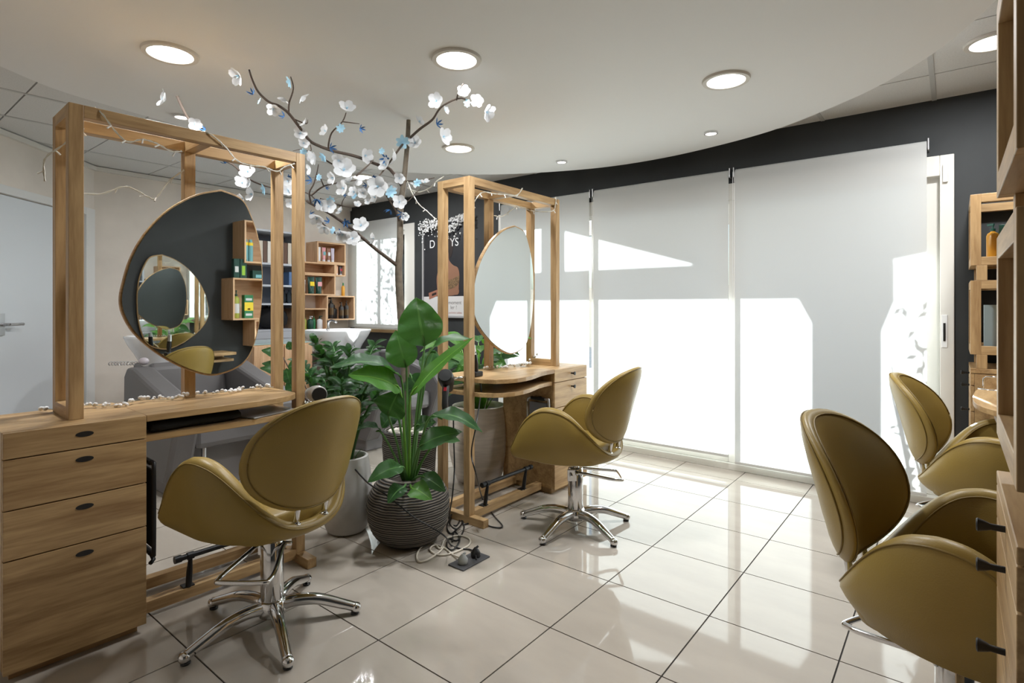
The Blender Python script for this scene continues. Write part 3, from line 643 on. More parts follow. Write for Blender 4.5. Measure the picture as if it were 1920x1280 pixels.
bottle((xs+.03, 3.762, .945+e), .034, .155, WHT, 'white pump bottle with green head in the lowest cube shelf', DGRN)
xr = XR-.17
for k, (y, nm) in enumerate(((2.645, 'left'), (2.695, 'right'))):
    t = thing('spray_can', f'pale blue spray can, {nm} one of the pair joined by a yellow sticker', 'can', (xr, y, 1.655+e), 0, 'pale blue cans')
    MB().lathe([(.022, 0), (.023, .004), (.023, .19), (.016, .2), (.016, .22), (.001, .222)], 18).build('body', TEAL, t, True, angle=.6)
    MB().lathe([(.0235, .16), (.0236, .162), (.0236, .188), (.0235, .19)], 18, close=False).build('sticker', YEL, t, True)
carton((xr-.03, 2.535, 1.506), .05, .055, .185, DGRN, 'dark green carton, left of the pair on the wide cube shelf', 0, [(-.3, .3, .3, .6, BAND)])
carton((xr-.03, 2.60, 1.506), .05, .062, .185, DGRN, 'dark green carton with a lime drop, right of the pair on the cube shelf', 0, [(-.25, .25, .15, .65, cc('drop', (.30, .52, .05)))])
carton((xr-.03, 2.74, 1.506), .06, .105, .08, DGRN, 'low dark green carton with teal print on the wide cube shelf', 0, [(-.2, .35, .1, .5, TEAL)])
bottle((xr-.02, 2.545, 1.101+e), .03, .27, LIME, 'tall olive pump bottle beside the green and yellow carton', DGRN, True, BAND)
carton((xr-.03, 2.65, 1.101+e), .06, .085, .225, GRN, 'green carton with a yellow band on the wide cube shelf', 0, [(-.5, .5, .32, .68, YEL), (-.36, .36, .76, .86, BAND), (-.36, .36, .1, .2, BAND), (-.15, .15, .36, .42, RED)])
# products in the far corner shelf
zs1, zs2 = 1.45+.035, .975+.035
bottle((.165, 4.02, zs1), .028, .20, AMB, 'amber pump bottle on the upper frame shelf in the far right corner', DGRN, True)
carton((.215, 4.03, zs1), .05, .05, .19, DGRN, 'dark green carton behind the amber bottle in the corner shelf')
carton((.155, 4.03, zs2), .055, .05, .23, GRYB, 'grey carton beside the red bottle in the corner shelf'); bottle((.216, 4.01, zs2), .03, .235, RED, 'red spray bottle on the lower frame shelf in the far right corner', RED, True)
bottle((.252, 4.075, zs2), .02, .15, RED, 'small red bottle half hidden behind the red spray bottle', RED, False)
def trimmer(loc, rz, label, body=CHROME):
    t = thing('hair_clipper', label, 'hair clipper', loc, rz)
    MB().box(-.035, .035, -.028, .028, 0, .03).build('charging_base', BLACK, t, bevel=.006)
    MB().tube(smooth_path([(0, 0, .028), (-.004, 0, .07), (-.012, 0, .11), (-.02, 0, .15)], 4), [.017]*4+[.02]*4+[.019]*4+[.017], 12, flat=.8).build('body', BLACK, t, True, angle=.8)
    MB().tube([(-.018, 0, .13), (-.026, 0, .185)], [.0195, .014], 12, flat=.85).build('head', body, t, True, angle=.8)
trimmer(s2(.985, -.06, .821), PI*.5, 'black and silver hair clipper on its charger on the far station table', WHITE)
trimmer((.24, 1.93, .801), 0, 'hair clipper on the wall table, seen reflected low in the near mirror', STEEL)

# ================================================================== back of the room, left
# wash units: seat, arms and white basin
def wash_unit(label, x, y):
    t = thing('wash_unit', label, 'wash chair', (x, y, 0), 0, 'grey hair-washing units')
    h = .41
    for s in (-1, 1):                                      # arms, falling towards the front
        pr = [(-.45, .10), (-.47, .5), (-.46, .74), (-.40, .80), (-.30, .80), (-.1, .745), (.2, .67), (.40, .60), (.45, .54), (.44, .45), (.34, .2), (.28, .10)]
        a = MB().prism(pr, lambda p, q, d: (p, d*s, q), h-.15, h).build('arm', GREYL, t, bevel=.025)
    B(-.30, .36, -h+.15, h-.15, .30, .46).build('seat', GREYL, t, bevel=.04)
    MB().prism([(-.42, .42), (-.30, .42), (-.38, .79), (-.42, .82), (-.48, .80)], lambda p, q, d: (p, d, q), -h+.152, h-.152).build('backrest', GREYL, t, bevel=.03)
    B(-.42, .22, -h+.05, h-.05, 0, .30).build('base', principled('grey_base', (.19, .18, .185), .5), t, bevel=.01)
    MB().tube([(.30, -.18, .0), (.30, -.18, .44)], .016, 12).build('leg', STEEL, t, True, angle=.6); MB().tube([(.30, .18, .0), (.30, .18, .44)], .016, 12).build('leg', STEEL, t, True, angle=.6)
    # pedestal and basin behind the backrest
    B(-.95, -.50, -.2, .2, 0, .78).build('pedestal', principled('grey_base', (.19, .18, .185), .5), t, bevel=.02)
    N = 120; rows = []
    def ring(kx, ky, z, notch=0):
        r = []
        for i in range(N):
            a = 2*PI*i/N; c, s_ = math.cos(a), math.sin(a)
            X = math.copysign(abs(c)**.6, c)*.27*kx; Yy = math.copysign(abs(s_)**.6, s_)*.30*ky
            nz = notch*1.25*math.exp(-(Yy/.06)**4)*(1 if c > 0 else 0)
            r.append((-.73+X, Yy, z-nz))
        return r
    for kx, ky, z, n_ in ((.55, .62, .74, 0), (.62, .7, .80, 0), (.72, .8, .86, .02), (.88, .93, .93, .06), (1.0, 1.0, .985, .085), (1.0, 1.0, 1.0, .09), (.93, .94, 1.0, .085), (.86, .88, .97, .07), (.75, .78, .9, .03), (.5, .5, .85, 0)): rows.append(ring(kx, ky, z, n_))
    g = MB().grid(rows, True); g.f.append(tuple(range(N))); g.f.append(tuple(9*N+i for i in range(N)))
    bs = g.build('basin', CERAM, t, True)
    MB().tube(smooth_path([(-.96, .05, .98), (-.96, .05, 1.06), (-.90, .05, 1.09), (-.82, .05, 1.07)], 4), .012, 10).build('tap', CHROME, bs, True)
    return t
wash_unit('grey leather hair-washing chair seen through the near station frame', -4.18, 1.78)
wash_unit('grey hair-washing unit with white basin below the cube shelves', -4.12, 3.27)
hs_ = thing('shower_head', 'pale shower head with coiled hose lying on the grey wash chair', 'shower head', (-4.55, 1.47, .81), .3)
MB().ball((0, 0, .028), .034, 14, 8, .8).build('head', principled('lilac_plastic', (.50, .46, .50), .4), hs_, True)
MB().tube([Vector((-.04-.0022*k, -.03-.0012*k+.013*math.cos(k*.8), .016+.013*math.sin(k*.8))) for k in range(70)], .0028, 6).build('coiled_hose', STEEL, hs_, True)
# pale wooden counter between the units, and the open wall cabinet
kc = thing('wooden_counter', 'pale wooden counter with glass top between the grey wash units', 'counter', (-5.0, 2.62, 0))
B(-.29, .29, -.28, .28, .06, .895).build('body', BZ_, kc, bevel=.002); B(-.27, .27, -.26, .26, 0, .06).build('plinth', BX_, kc); B(-.295, .295, -.285, .285, .896, .904).build('glass_top', principled('glass_edge', (.30, .42, .40), .1), kc)
for y in (-.14, .14): B(.29, .306, y-.136, y+.136, .08, .885).build('door', BZ_, kc, bevel=.002)
wc = thing('wall_cabinet', 'grey open wall cabinet with folders, bag and glassware behind the near mirror', 'cabinet', (XL+.001, 2.98, .86))
Yh, H_ = .46, 1.2
B(0, .012, -Yh, Yh, 0, H_).build('back_panel', GREYD, wc)
for y in (-Yh, Yh-.03): B(.012, .36, y, y+.03, 0, H_).build('side', GREYS, wc, bevel=.002)
for z in (0, .10, .385, .585, .82, H_-.025): B(.012, .355, -Yh+.03, Yh-.03, z, z+.022).build('shelf_board', GREYS, wc, bevel=.002)
B(.34, .358, -Yh+.032, Yh-.032, .024, .098).build('drawer', GREYS, wc, bevel=.002)
fo = [cc('folder_white', (.62, .60, .55)), cc('folder_brown', (.12, .07, .05)), cc('folder_cream', (.55, .50, .42))]
for k in range(9):
    o = B(-.12, .12, -.021, .021, 0, .235).build('folder', fo[(0, 2, 1, 0, 1, 2, 0, 1, 2)[k]], bevel=.003)
    o.location = (XL+.19, 2.93+.047*k, .86+.843)
    tag(o, f'{("white", "cream", "brown", "white", "brown", "cream", "white", "brown", "cream")[k]} folder standing on the top shelf of the grey wall cabinet, {("first", "second", "third", "fourth", "fifth", "sixth", "seventh", "eighth", "ninth")[k]} from the left', 'folder', 'folders in the wall cabinet')
bgm = MB(); rows = []
for i, (k, z) in enumerate(((.7, 0), (1, .03), (1.05, .1), (.95, .17), (.7, .215), (.3, .23))): rows.append([(.11*k*math.cos(2*PI*j/16)*(1+.08*math.sin(3*j)), .15*k*math.sin(2*PI*j/16)*(1+.1*math.sin(2*j+i)), z+.012*math.sin(j*2+i)) for j in range(16)])
bgm.grid(rows, True); bgm.f.append(tuple(range(16))); bgm.f.append(tuple(80+i for i in range(16)))
bb = bgm.build('bag', FABBLK, None, True); bb.location = (XL+.2, 3.16, .86+.134); tag(bb, 'crumpled black bag lying in the lower part of the wall cabinet', 'bag')
bk2 = B(-.09, .09, -.03, .03, 0, .15).build('box_file', cc('box_blue', (.10, .18, .34)), bevel=.003); bk2.location = (XL+.2, 3.34, .86+.608); tag(bk2, 'dark blue box file on the middle shelf of the wall cabinet', 'box')
for k, (y, r_) in enumerate(((3.2, .03), (3.28, .035), (3.35, .03))):
    o = MB().lathe([(r_*.7, 0), (r_, .01), (r_, .10), (r_*.5, .13), (r_*.5, .15)], 16).build('glass_jar', glassmat('jar_glass', (.80, .88, .92)), None, True); o.location = (XL+.22, y, .86+.408); tag(o, f'clear glass jar in the wall cabinet, {("left", "middle", "right")[k]} of three', 'jar', 'glass jars')

# ------------------------------------------------------------------ poster on the dark wall
po = thing('framed_poster', 'framed advertising poster of a person in an off-shoulder dress on the dark wall', 'poster', (-4.345, YW-.012, 1.12))
PW, PH = .742, 1.04
B(-PW/2, PW/2, -.004, .010, 0, PH).build('poster_sheet', principled('poster_dark', (.020, .021, .025), .4), po)
fm = MB().box(-PW/2-.012, -PW/2+.012, -.016, .01, -.01, PH+.01).box(PW/2-.012, PW/2+.012, -.016, .01, -.01, PH+.01).box(-PW/2, PW/2, -.016, .01, PH-.012, PH+.012).box(-PW/2, PW/2, -.016, .01, -.012, .012); fm.build('frame', principled('alu', (.6, .6, .61), .35, .6), po, bevel=.002)
def pr_(name, pts, mat, y): MB().prism(pts, lambda a, b, d: (a, d, b), y-.001, y).build(name, mat, po)
pr_('print', [(-PW/2+.012, .012), (PW/2-.012, .012), (PW/2-.012, .222), (-PW/2+.012, .222)], principled('poster_white', (.62, .61, .60), .5), -.0045)
SK = principled('print_skin', (.25, .125, .075), .5); HR = principled('print_hair', (.022, .013, .011), .5); DRS = principled('print_dress', (.16, .10, .05), .5, var=(90, .8)); GFT = principled('print_box', (.33, .14, .09), .5)
sm = lambda P_: [(p.x, p.y) for p in smooth_path([(a, b, 0) for a, b in P_]+[(P_[0][0], P_[0][1], 0)], 4)][:-1]
pr_('print', sm([(-.07, .74), (-.01, .76), (.03, .70), (.04, .62), (.10, .56), (.17, .53), (.195, .46), (.19, .36), (.15, .24), (-.1, .24), (-.15, .35), (-.14, .48), (-.06, .54), (-.02, .58), (-.04, .60), (-.08, .64)]), SK, -.0048)
pr_('print', sm([(-.085, .76), (-.05, .85), (.02, .88), (.09, .84), (.105, .76), (.085, .68), (.05, .635), (.035, .70), (-.01, .745)]), HR, -.0052)
pr_('print', sm([(-.11, .42), (.0, .40), (.1, .41), (.19, .44), (.188, .37), (.15, .33), (.05, .30), (-.1, .32)]), DRS, -.0056)
pr_('print', sm([(-.12, .30), (.03, .27), (.14, .30), (.19, .29), (.18, .245), (.12, .235), (-.1, .235)]), SK, -.006)
pr_('print', [(-.27, .19), (-.12, .235), (-.13, .30), (-.28, .262)], GFT, -.0064); pr_('print', [(-.225, .226), (-.155, .245), (-.158, .27), (-.228, .252)], HR, -.0068)
def text(par, s, size, loc, rot, mat, name='lettering', align='LEFT'):
    c = bpy.data.curves.new(name, 'FONT'); c.body = s; c.size = size; c.align_x = align; c.extrude = .0003
    c.materials.append(mat); o = bpy.data.objects.new(name, c); COL.objects.link(o)
    me = bpy.data.meshes.new_from_object(o); bpy.data.objects.remove(o); o = bpy.data.objects.new(name, me); COL.objects.link(o)
    o.parent = par; o.location = loc; o.rotation_euler = rot; return o
LW = principled('letter_white', (.75, .75, .75), .5); LG = principled('letter_grey', (.18, .17, .17), .5); LR = principled('letter_rose', (.42, .22, .18), .5)
rx = (PI/2, 0, 0)
text(po, 'D', .125, (-.27, -.006, .765), rx, LW); text(po, 'YS', .125, (.055, -.007, .765), rx, LW)
text(po, 'moment', .058, (.03, -.006, .135), rx, LG); text(po, 'ler', .058, (.06, -.006, .083), rx, LG); text(po, '!', .058, (.145, -.006, .083), rx, LG); text(po, 'pochette cadeau', .030, (.035, -.006, .035), rx, LR)
gb_ = MB(); rd = random.Random(5)
for k in range(420):
    u = rd.random(); x = -.40+.80*u; top = 1.09-.05*math.sin(u*PI*2.0)*0; sag = .05+.10*abs(math.sin(u*PI*2.2+.4))+(.22 if rd.random() < .18 else 0)*rd.random()
    z = 1.07+.02*math.sin(u*9)-sag*rd.random()**.8
    gb_.ball((x, -.03-.025*rd.random(), z), rd.uniform(.006, .0125), 6, 4)
gg = gb_.build('bead_cluster', PAPER, None, True); gg['kind'] = 'stuff'; gg.location = (-4.345, YW-.012, 1.12); tag(gg, 'bunches of tiny white beads draped over the top of the poster', 'garland')

# ================================================================== plants and the flower tree
def stripemat(name, c0, c1, sc):
    m = principled(name, c0, .75); t = m.node_tree; b = t.nodes['Principled BSDF']
    tc = t.nodes.new('ShaderNodeTexCoord'); wv = t.nodes.new('ShaderNodeTexWave'); wv.bands_direction = 'Z'; wv.inputs['Scale'].default_value = sc; wv.inputs['Distortion'].default_value = 2.5; wv.inputs['Detail'].default_value = 2; wv.inputs['Detail Scale'].default_value = .6
    r = t.nodes.new('ShaderNodeValToRGB'); r.color_ramp.elements[0].color = (*c0, 1); r.color_ramp.elements[1].color = (*c1, 1); r.color_ramp.elements[0].position = .35; r.color_ramp.elements[1].position = .85
    t.links.new(tc.outputs['Object'], wv.inputs['Vector']); t.links.new(wv.outputs['Fac'], r.inputs[0]); t.links.new(r.outputs[0], b.inputs['Base Color'])
    bp = t.nodes.new('ShaderNodeBump'); bp.inputs['Distance'].default_value = .004; bp.inputs['Strength'].default_value = .8; t.links.new(wv.outputs['Fac'], bp.inputs['Height']); t.links.new(bp.outputs[0], b.inputs['Normal']); return m
STRIPE = stripemat('ridged_pot', (.018, .016, .015), (.22, .195, .165), 26)
def pot(parent, prof, mat, ridges=0, n=40, fill=SOIL):
    P_ = smooth_path([(r, z, 0) for r, z in prof], 8)
    pts = [(p.x+(.0022*math.sin(p.y*ridges) if ridges else 0), p.y) for p in P_]
    rt, zt = prof[-1]
    pts += [(rt-.012, zt+.003), (rt-.02, zt-.005), (rt-.022, zt-.06)]
    MB().lathe(pts, n).build('pot', mat, parent, True, angle=.9)
    MB().lathe([(.001, zt-.035), (rt*.5, zt-.028), (rt-.021, zt-.04), (rt-.021, zt-.055)], n, close=False).build('soil', fill, parent, True)
def leaf_mesh(A, Bp, width, nrm, sag=.12, fold=.25, nl=14, tipw=.9):
    A = Vector(A); Bp = Vector(Bp); ax = Bp-A; L = ax.length; t = ax.normalized(); n = Vector(nrm); n = (n-t*n.dot(t)).normalized(); s = t.cross(n)
    V, Fc, UV = [], [], []
    for i in range(nl+1):
        q = i/nl; wd = width*.5*max(.02, math.sin(PI*min(1, q**.8))**.75) if 0 < q < 1 else .002
        c = A+ax*q+n*(sag*L*math.sin(PI*q)*.9-sag*L*.9*q*q)
        for k in (-2, -1, 0, 1, 2):
            x = k/2; V.append(c+s*(wd*x)+n*(fold*wd*abs(x)**1.3+.05*math.sin(q*17+abs(k)*1.1+k*.4)*abs(x)*width*(1 if width < .4 else .3))); UV.append((q*3, x))
    for i in range(nl):
        for k in range(4): a = i*5+k; Fc.append((a, a+1, a+6, a+5))
    me = bpy.data.meshes.new('leaf'); me.from_pydata([tuple(v) for v in V], [], Fc)
    uv = me.uv_layers.new(name='UVMap')
    for lp in me.loops: uv.data[lp.index].uv = UV[lp.vertex_index]
    me.shade_smooth(); return me
# --- bird-of-paradise in the round ridged pot
o0 = at(766, 900, 2.93); o0.z = 0
bp_ = thing('potted_plant', 'broad-leaved green plant in the round dark ridged pot', 'plant', o0)
pot(bp_, [(.105, 0), (.15, .02), (.195, .08), (.215, .17), (.205, .25), (.17, .31), (.132, .345)], STRIPE, 320)
BL = [  # base, tip (px, py, D), width, facing, colour
 ((796, 648, 2.95), (780, 558, 2.90), .235, 'c', LEAF, .04), ((762, 688, 3.0), (742, 620, 2.95), .17, 'c', LEAF, .05), ((800, 672, 2.85), (876, 624, 2.75), .10, 'u', LEAF, .16),
 ((752, 708, 2.85), (628, 672, 2.6), .14, 'u', LEAF, .14), ((750, 730, 2.8), (660, 697, 2.6), .15, 'm', LEAFB, .10), ((728, 778, 2.8), (746, 735, 2.75), .17, 'c', LEAF, .08),
 ((770, 742, 2.75), (882, 630, 2.65), .075, 'm', LEAFB, .06), ((806, 782, 2.7), (903, 797, 2.6), .10, 'u', LEAF, .16), ((786, 838, 2.7), (862, 806, 2.62), .11, 'm', LEAF, .10),
 ((812, 835, 2.85), (860, 822, 2.8), .10, 'u', LEAF, .12), ((716, 812, 2.8), (672, 797, 2.7), .07, 'u', LEAFD, .2), ((755, 875, 2.75), (692, 897, 2.62), .10, 'm', LEAF, .14),
 ((758, 912, 2.72), (728, 938, 2.62), .085, 'm', LEAF, .15), ((772, 915, 2.70), (806, 932, 2.6), .10, 'm', LEAFB, .15), ((790, 892, 2.72), (834, 918, 2.66), .085, 'm', LEAF, .15),
 ((768, 705, 3.05), (790, 735, 3.0), .13, 'c', LEAFD, .05), ((800, 700, 3.05), (815, 655, 3.1), .12, 'c', LEAFD, .05), ((780, 800, 2.85), (815, 790, 2.8), .09, 'm', LEAF, .1), ((745, 770, 2.95), (715, 800, 2.9), .11, 'm', LEAFD, .1)]
toC = Vector((.623, -.782, 0))
for (b_, t_, wd, fc, mt, sg_) in BL:
    A = at(*b_)-o0; T_ = at(*t_)-o0
    n = {'c': toC+Vector((0, 0, .25)), 'u': toC*.45+Vector((0, 0, 1)), 'm': toC*.9+Vector((0, 0, .8))}[fc]
    lf = obj('leaf', leaf_mesh(A, T_, wd, n, sg_), mt, bp_)
    r0 = Vector((A.x*.18, A.y*.18, .31)); mid = Vector((A.x*.55, A.y*.55, .31+(A.z-.31)*.55))
    MB().tube(smooth_path([r0, mid, A, A+(T_-A)*.25], 4), [.0085]*4+[.0065]*4+[.005]*4+[.003], 6).build('stalk', LEAFB if mt is LEAFB else LEAF, bp_, True)
# --- dark feather-leaved plant in the pale cement pot
o1 = at(650, 930, 3.06); o1.z = 0
zz = thing('potted_plant', 'dark glossy feather-leaved plant in the pale cement pot', 'plant', o1)
pot(zz, [(.075, 0), (.105, .015), (.13, .10), (.136, .22), (.128, .33), (.115, .41)], CEMENT)
ZM = [leaf_mesh((0, 0, 0), (1, 0, .0), .46, (0, 0, 1), .12, .2, 6) for _ in range(1)][0]
ZM.materials.append(LEAFD)
def feather(parent, pts, npair, size, mat_stalk=LEAFD, start=.35):
    P_ = smooth_path(pts, 6); MB().tube(P_, [.011-.007*i/(len(P_)-1) for i in range(len(P_))], 6).build('stalk', mat_stalk, parent, True)
    m = len(P_)-1
    for k in range(npair):
        q = start+(1-start)*k/(npair-1); i = min(m-1, int(q*m)); c = P_[i].lerp(P_[i+1], q*m-i); tg = (P_[i+1]-P_[i]).normalized()
        side = tg.cross(Vector((random.uniform(-.3, .3), random.uniform(-.3, .3), 1)))
        if side.length < .1: side = tg.orthogonal()
        side = (side.normalized()+toC*.0).normalized()
        for s in (-1, 1):
            d = (side*s*.85+tg*.55+Vector((0, 0, random.uniform(-.15, .25)))).normalized(); sz = size*(1-.35*abs(q-.6))*random.uniform(.85, 1.12)
            up = (toC*.6+Vector((0, 0, 1))); up = (up-d*up.dot(d)).normalized(); M = Matrix((d, up.cross(d), up)).transposed().to_4x4(); M.translation = c
            o = bpy.data.objects.new('leaf', ZM); COL.objects.link(o); o.parent = parent; o.matrix_local = M @ Matrix.Diagonal((sz, sz, sz, 1))
for (px, py, D) in ((590, 640, 2.98), (622, 672, 2.95), (656, 660, 3.0), (688, 690, 2.98), (560, 680, 3.1), (702, 648, 3.25), (640, 720, 2.85), (600, 700, 3.2), (670, 740, 2.9), (715, 730, 3.05), (625, 650, 3.3), (605, 665, 3.0), (640, 690, 3.15), (690, 720, 2.85), (575, 710, 3.0), (660, 700, 3.2)):
    T_ = at(px, py, D)-o1; feather(zz, [(T_.x*.1, T_.y*.1, .37), (T_.x*.35, T_.y*.35, .37+(T_.z-.37)*.45), (T_.x*.75, T_.y*.75, .37+(T_.z-.37)*.85), T_], 9, .088)
for k in range(4):
    T_ = Vector((.09*math.cos(k*1.5-.8), .09*math.sin(k*1.5-.8), .46)); obj('leaf', leaf_mesh((T_.x*.5, T_.y*.5, .38), T_, .02, (0, 0, 1), .1), LEAF, zz)
# --- white-veined plant left of it, behind the station
o2 = Vector((-3.25, 2.05, 0))
mp_ = thing('potted_plant', 'small striped-leaf plant in front of the pale wooden counter', 'plant', o2)
pot(mp_, [(.08, 0), (.10, .02), (.12, .3), (.125, .62)], CEMENT)
for (b_, t_, wd) in (((530, 668, 3.65), (491, 655, 3.6), .075), ((525, 690, 3.65), (492, 680, 3.6), .06), ((535, 700, 3.6), (488, 688, 3.55), .07), ((548, 655, 3.7), (540, 640, 3.7), .06), ((545, 720, 3.6), (536, 690, 3.6), .07), ((550, 700, 3.6), (556, 668, 3.6), .07), ((552, 735, 3.6), (540, 712, 3.6), .08)):
    A = at(*b_)-o2; T_ = at(*t_)-o2; obj('leaf', leaf_mesh(A, T_, wd, toC+Vector((0, 0, .7)), .1), LEAFD, mp_); MB().tube(smooth_path([(A.x*.2, A.y*.2, .58), (A.x*.7, A.y*.7, (.58+A.z)/2+.03), A], 4), .004, 5).build('stalk', TWIG, mp_, True)
# --- leafy plant in the tall beige pot behind the far station
o3 = at(898, 900, 3.96); o3.z = 0
pl = thing('potted_plant', 'bushy green plant in the tall beige pot behind the far station', 'plant', o3)
pot(pl, [(.13, 0), (.16, .02), (.205, .18), (.213, .32), (.205, .44), (.19, .53)], BEIGEP)
rd = random.Random(11)
PM = [leaf_mesh((0, 0, 0), (1, 0, 0), .42, (0, 0, 1), s_, .18, 7) for s_ in (.1, .2)]
PM[0].materials.append(LEAF); PM[1].materials.append(LEAFB)
for k in range(46):
    a = rd.uniform(0, 2*PI); rr = rd.uniform(.04, .2); z = rd.uniform(.62, .98); c = Vector((rr*math.cos(a), rr*math.sin(a), z)); L = rd.uniform(.15, .24)
    d = Vector((math.cos(a), math.sin(a), rd.uniform(-.5, .9))).normalized(); up = (Vector((0, 0, 1))+toC*.5); up = (up-d*up.dot(d)).normalized()
    M = Matrix((d, up.cross(d), up)).transposed().to_4x4(); M.translation = c
    o = bpy.data.objects.new('leaf', PM[k % 2]); COL.objects.link(o); o.parent = pl; o.matrix_local = M @ Matrix.Diagonal((L, L, L, 1))
    MB().tube([(c.x*.25, c.y*.25, .49), (c.x*.6, c.y*.6, (.49+z)/2), c], .0035, 5).build('stalk', LEAFB, pl, True)
# --- bare tree with paper flowers
o4 = at(768, 900, 3.45); o4.z = 0
tr = thing('flower_tree', 'bare tree hung with white and blue paper flowers, in a ridged pot', 'tree', o4)
pot(tr, [(.125, 0), (.14, .02), (.155, .2), (.165, .36), (.168, .47)], STRIPE, 320, 40, SOIL)
for k in range(26):
    a = rd.uniform(0, 2*PI); r_ = .12*math.sqrt(rd.random()); o = MB().ball((0, 0, 0), 1, 8, 6, .6).build('pebble', PEBBLE, tr, True) if k == 0 else None
    if k == 0: pbm = o.data
    else: o = bpy.data.objects.new('pebble', pbm); COL.objects.link(o); o.parent = tr
    o.location = (r_*math.cos(a), r_*math.sin(a), .45+rd.uniform(0, .025)); s_ = rd.uniform(.018, .03); o.scale = (s_, s_*.7, s_); o.rotation_euler = (0, 0, a*3)
DT = 3.45
tp = [at(*p)-o4 for p in ((766, 225, DT), (764, 269, DT), (757, 345, DT), (751, 385, DT), (750, 460, DT), (747.5, 500, DT), (749, 547, DT), (754, 618, DT), (760, 700, DT), (766, 800, DT), (767, 822, DT))]
P_ = smooth_path(tp, 5); MB().tube(P_, [.0125+.016*(i/(len(P_)-1))**.8 for i in range(len(P_))], 10).build('trunk', BARK, tr, True)
BR = [([(748, 500, 3.45), (700, 463, 3.35), (661, 430, 3.25), (616, 399, 3.18), (583, 382, 3.13), (574, 376, 3.12)], .012), ([(672, 453, 3.28), (637, 440, 3.2), (616, 429, 3.15), (596, 408, 3.08)], .008),
 ([(765, 262, 3.45), (787, 242, 3.3), (810, 225, 3.17), (822, 207, 3.08), (834, 196, 3.0), (865, 184, 2.9), (898, 200, 2.82)], .0085), ([(856, 187, 2.93), (860, 172, 2.85), (868, 157, 2.76)], .005),
 ([(765, 259, 3.45), (750, 277, 3.35), (728, 308, 3.28), (706, 336, 3.2)], .0085),
 ([(755, 350, 3.45), (732, 318, 3.4), (709, 309, 3.3), (667, 293, 3.2), (625, 283, 3.1), (597, 273, 3.03), (580, 263, 2.98), (562, 239, 2.88), (541, 212, 2.78), (522, 198, 2.72), (504, 191, 2.68), (484, 172, 2.62), (473, 150, 2.58), (467, 131, 2.53)], .011),
 ([(541, 212, 2.78), (542, 193, 2.76), (550, 166, 2.7), (545, 144, 2.64)], .006), ([(553, 224, 2.83), (574, 232, 2.85), (577, 224, 2.85)], .004),
 ([(617, 281, 3.08), (616, 271, 3.05), (622, 249, 2.98), (642, 228, 2.92), (649, 211, 2.86)], .006), ([(642, 228, 2.92), (674, 232, 2.9)], .004),
 ([(332, 180, 2.88), (345, 208, 2.9), (356, 225, 2.92), (379, 240, 2.94), (400, 290, 2.97), (436, 308, 3.0), (467, 336, 3.05), (511, 352, 3.1), (574, 361, 3.14), (600, 385, 3.17)], .008),
 ([(583, 382, 3.13), (580, 361, 3.1), (588, 345, 3.08), (594, 325, 3.05), (597, 308, 3.02)], .006), ([(584, 366, 3.1), (607, 349, 3.05), (640, 342, 3.05), (668, 338, 3.08), (706, 336, 3.2)], .005), ([(607, 349, 3.05), (598, 326, 3.02)], .004),
 ([(750, 420, 3.45), (743, 398, 3.4), (731, 377, 3.33), (720, 361, 3.28)], .008), ([(668, 330, 3.1), (690, 310, 3.15), (700, 300, 3.2)], .006), ([(757, 340, 3.45), (790, 338, 3.4), (815, 333, 3.38)], .005),
 ([(610, 300, 3.05), (632, 312, 3.08), (655, 318, 3.1)], .005), ([(580, 268, 3.0), (583, 283, 3.0), (565, 280, 2.97), (549, 283, 2.94)], .004), ([(640, 395, 3.2), (642, 378, 3.2), (650, 365, 3.2)], .004), ([(600, 372, 3.12), (640, 385, 3.18), (660, 390, 3.2)], .004), ([(730, 375, 3.35), (760, 380, 3.3), (790, 350, 3.3)], .004)]
SP = []
for pts, r0 in BR:
    Q = smooth_path([at(*p)-o4 for p in pts], 4); n = len(Q)
    MB().tube(Q, [r0*(1-.6*i/(n-1)) for i in range(n)], 6).build('branch', TWIG, tr, True); SP += pts
    for p, q in zip(pts, pts[1:]): SP.append(tuple((a+b)/2 for a, b in zip(p, q)))
def flower_mesh(kind):
    V, Fc, mi = [], [], []
    npet, L, wd, cup = {'w': (5, 1.0, .85, .55), 'l': (7, 1.0, .6, .25), 'd': (6, 1.15, .30, .8)}[kind]
    for k in range(npet):
        a = 2*PI*k/npet+.15*math.sin(k*5); M = Matrix.Rotation(a, 3, 'Z'); b = len(V); c2 = cup*(1+.25*math.sin(k*2.3))
        for i in range(5):
            q = i/4; w_ = wd*.5*(math.sin(PI*(.08+.84*q))**.7 if kind != 'd' else math.sin(PI*(.1+.88*q)))
            for j in (-1, 0, 1): V.append(M @ Vector((L*q*math.cos(c2*(.4+q*.5)), w_*j, L*q*math.sin(c2*(.4+q*.5))+.10*abs(j)*w_*2-(.18*max(0, q-.7) if kind == 'w' else 0))))
        for i in range(4):
            for j in range(2): e_ = b+i*3+j; Fc.append((e_, e_+1, e_+4, e_+3)); mi.append(0)
    if kind == 'w':
        for k in range(6):
            a = k; b = len(V); V += [Vector((.05*math.cos(a), .05*math.sin(a), 0)), Vector((.05*math.cos(a+2), .05*math.sin(a+2), 0)), Vector((.16*math.cos(a), .16*math.sin(a), .42))]; Fc.append((b, b+1, b+2)); mi.append(1)
    me = bpy.data.meshes.new('paper_flower'); me.from_pydata([tuple(v) for v in V], [], Fc)
    me.materials.append({'w': PETW, 'l': PETL, 'd': PETD}[kind]); me.materials.append(PETL)
    for p, m_ in zip(me.polygons, mi): p.material_index = m_
    me.shade_smooth(); return me
FM = {k: flower_mesh(k) for k in 'wld'}
z5 = lambda x, y: (400+x/3.5556, 100+y/3.5556)
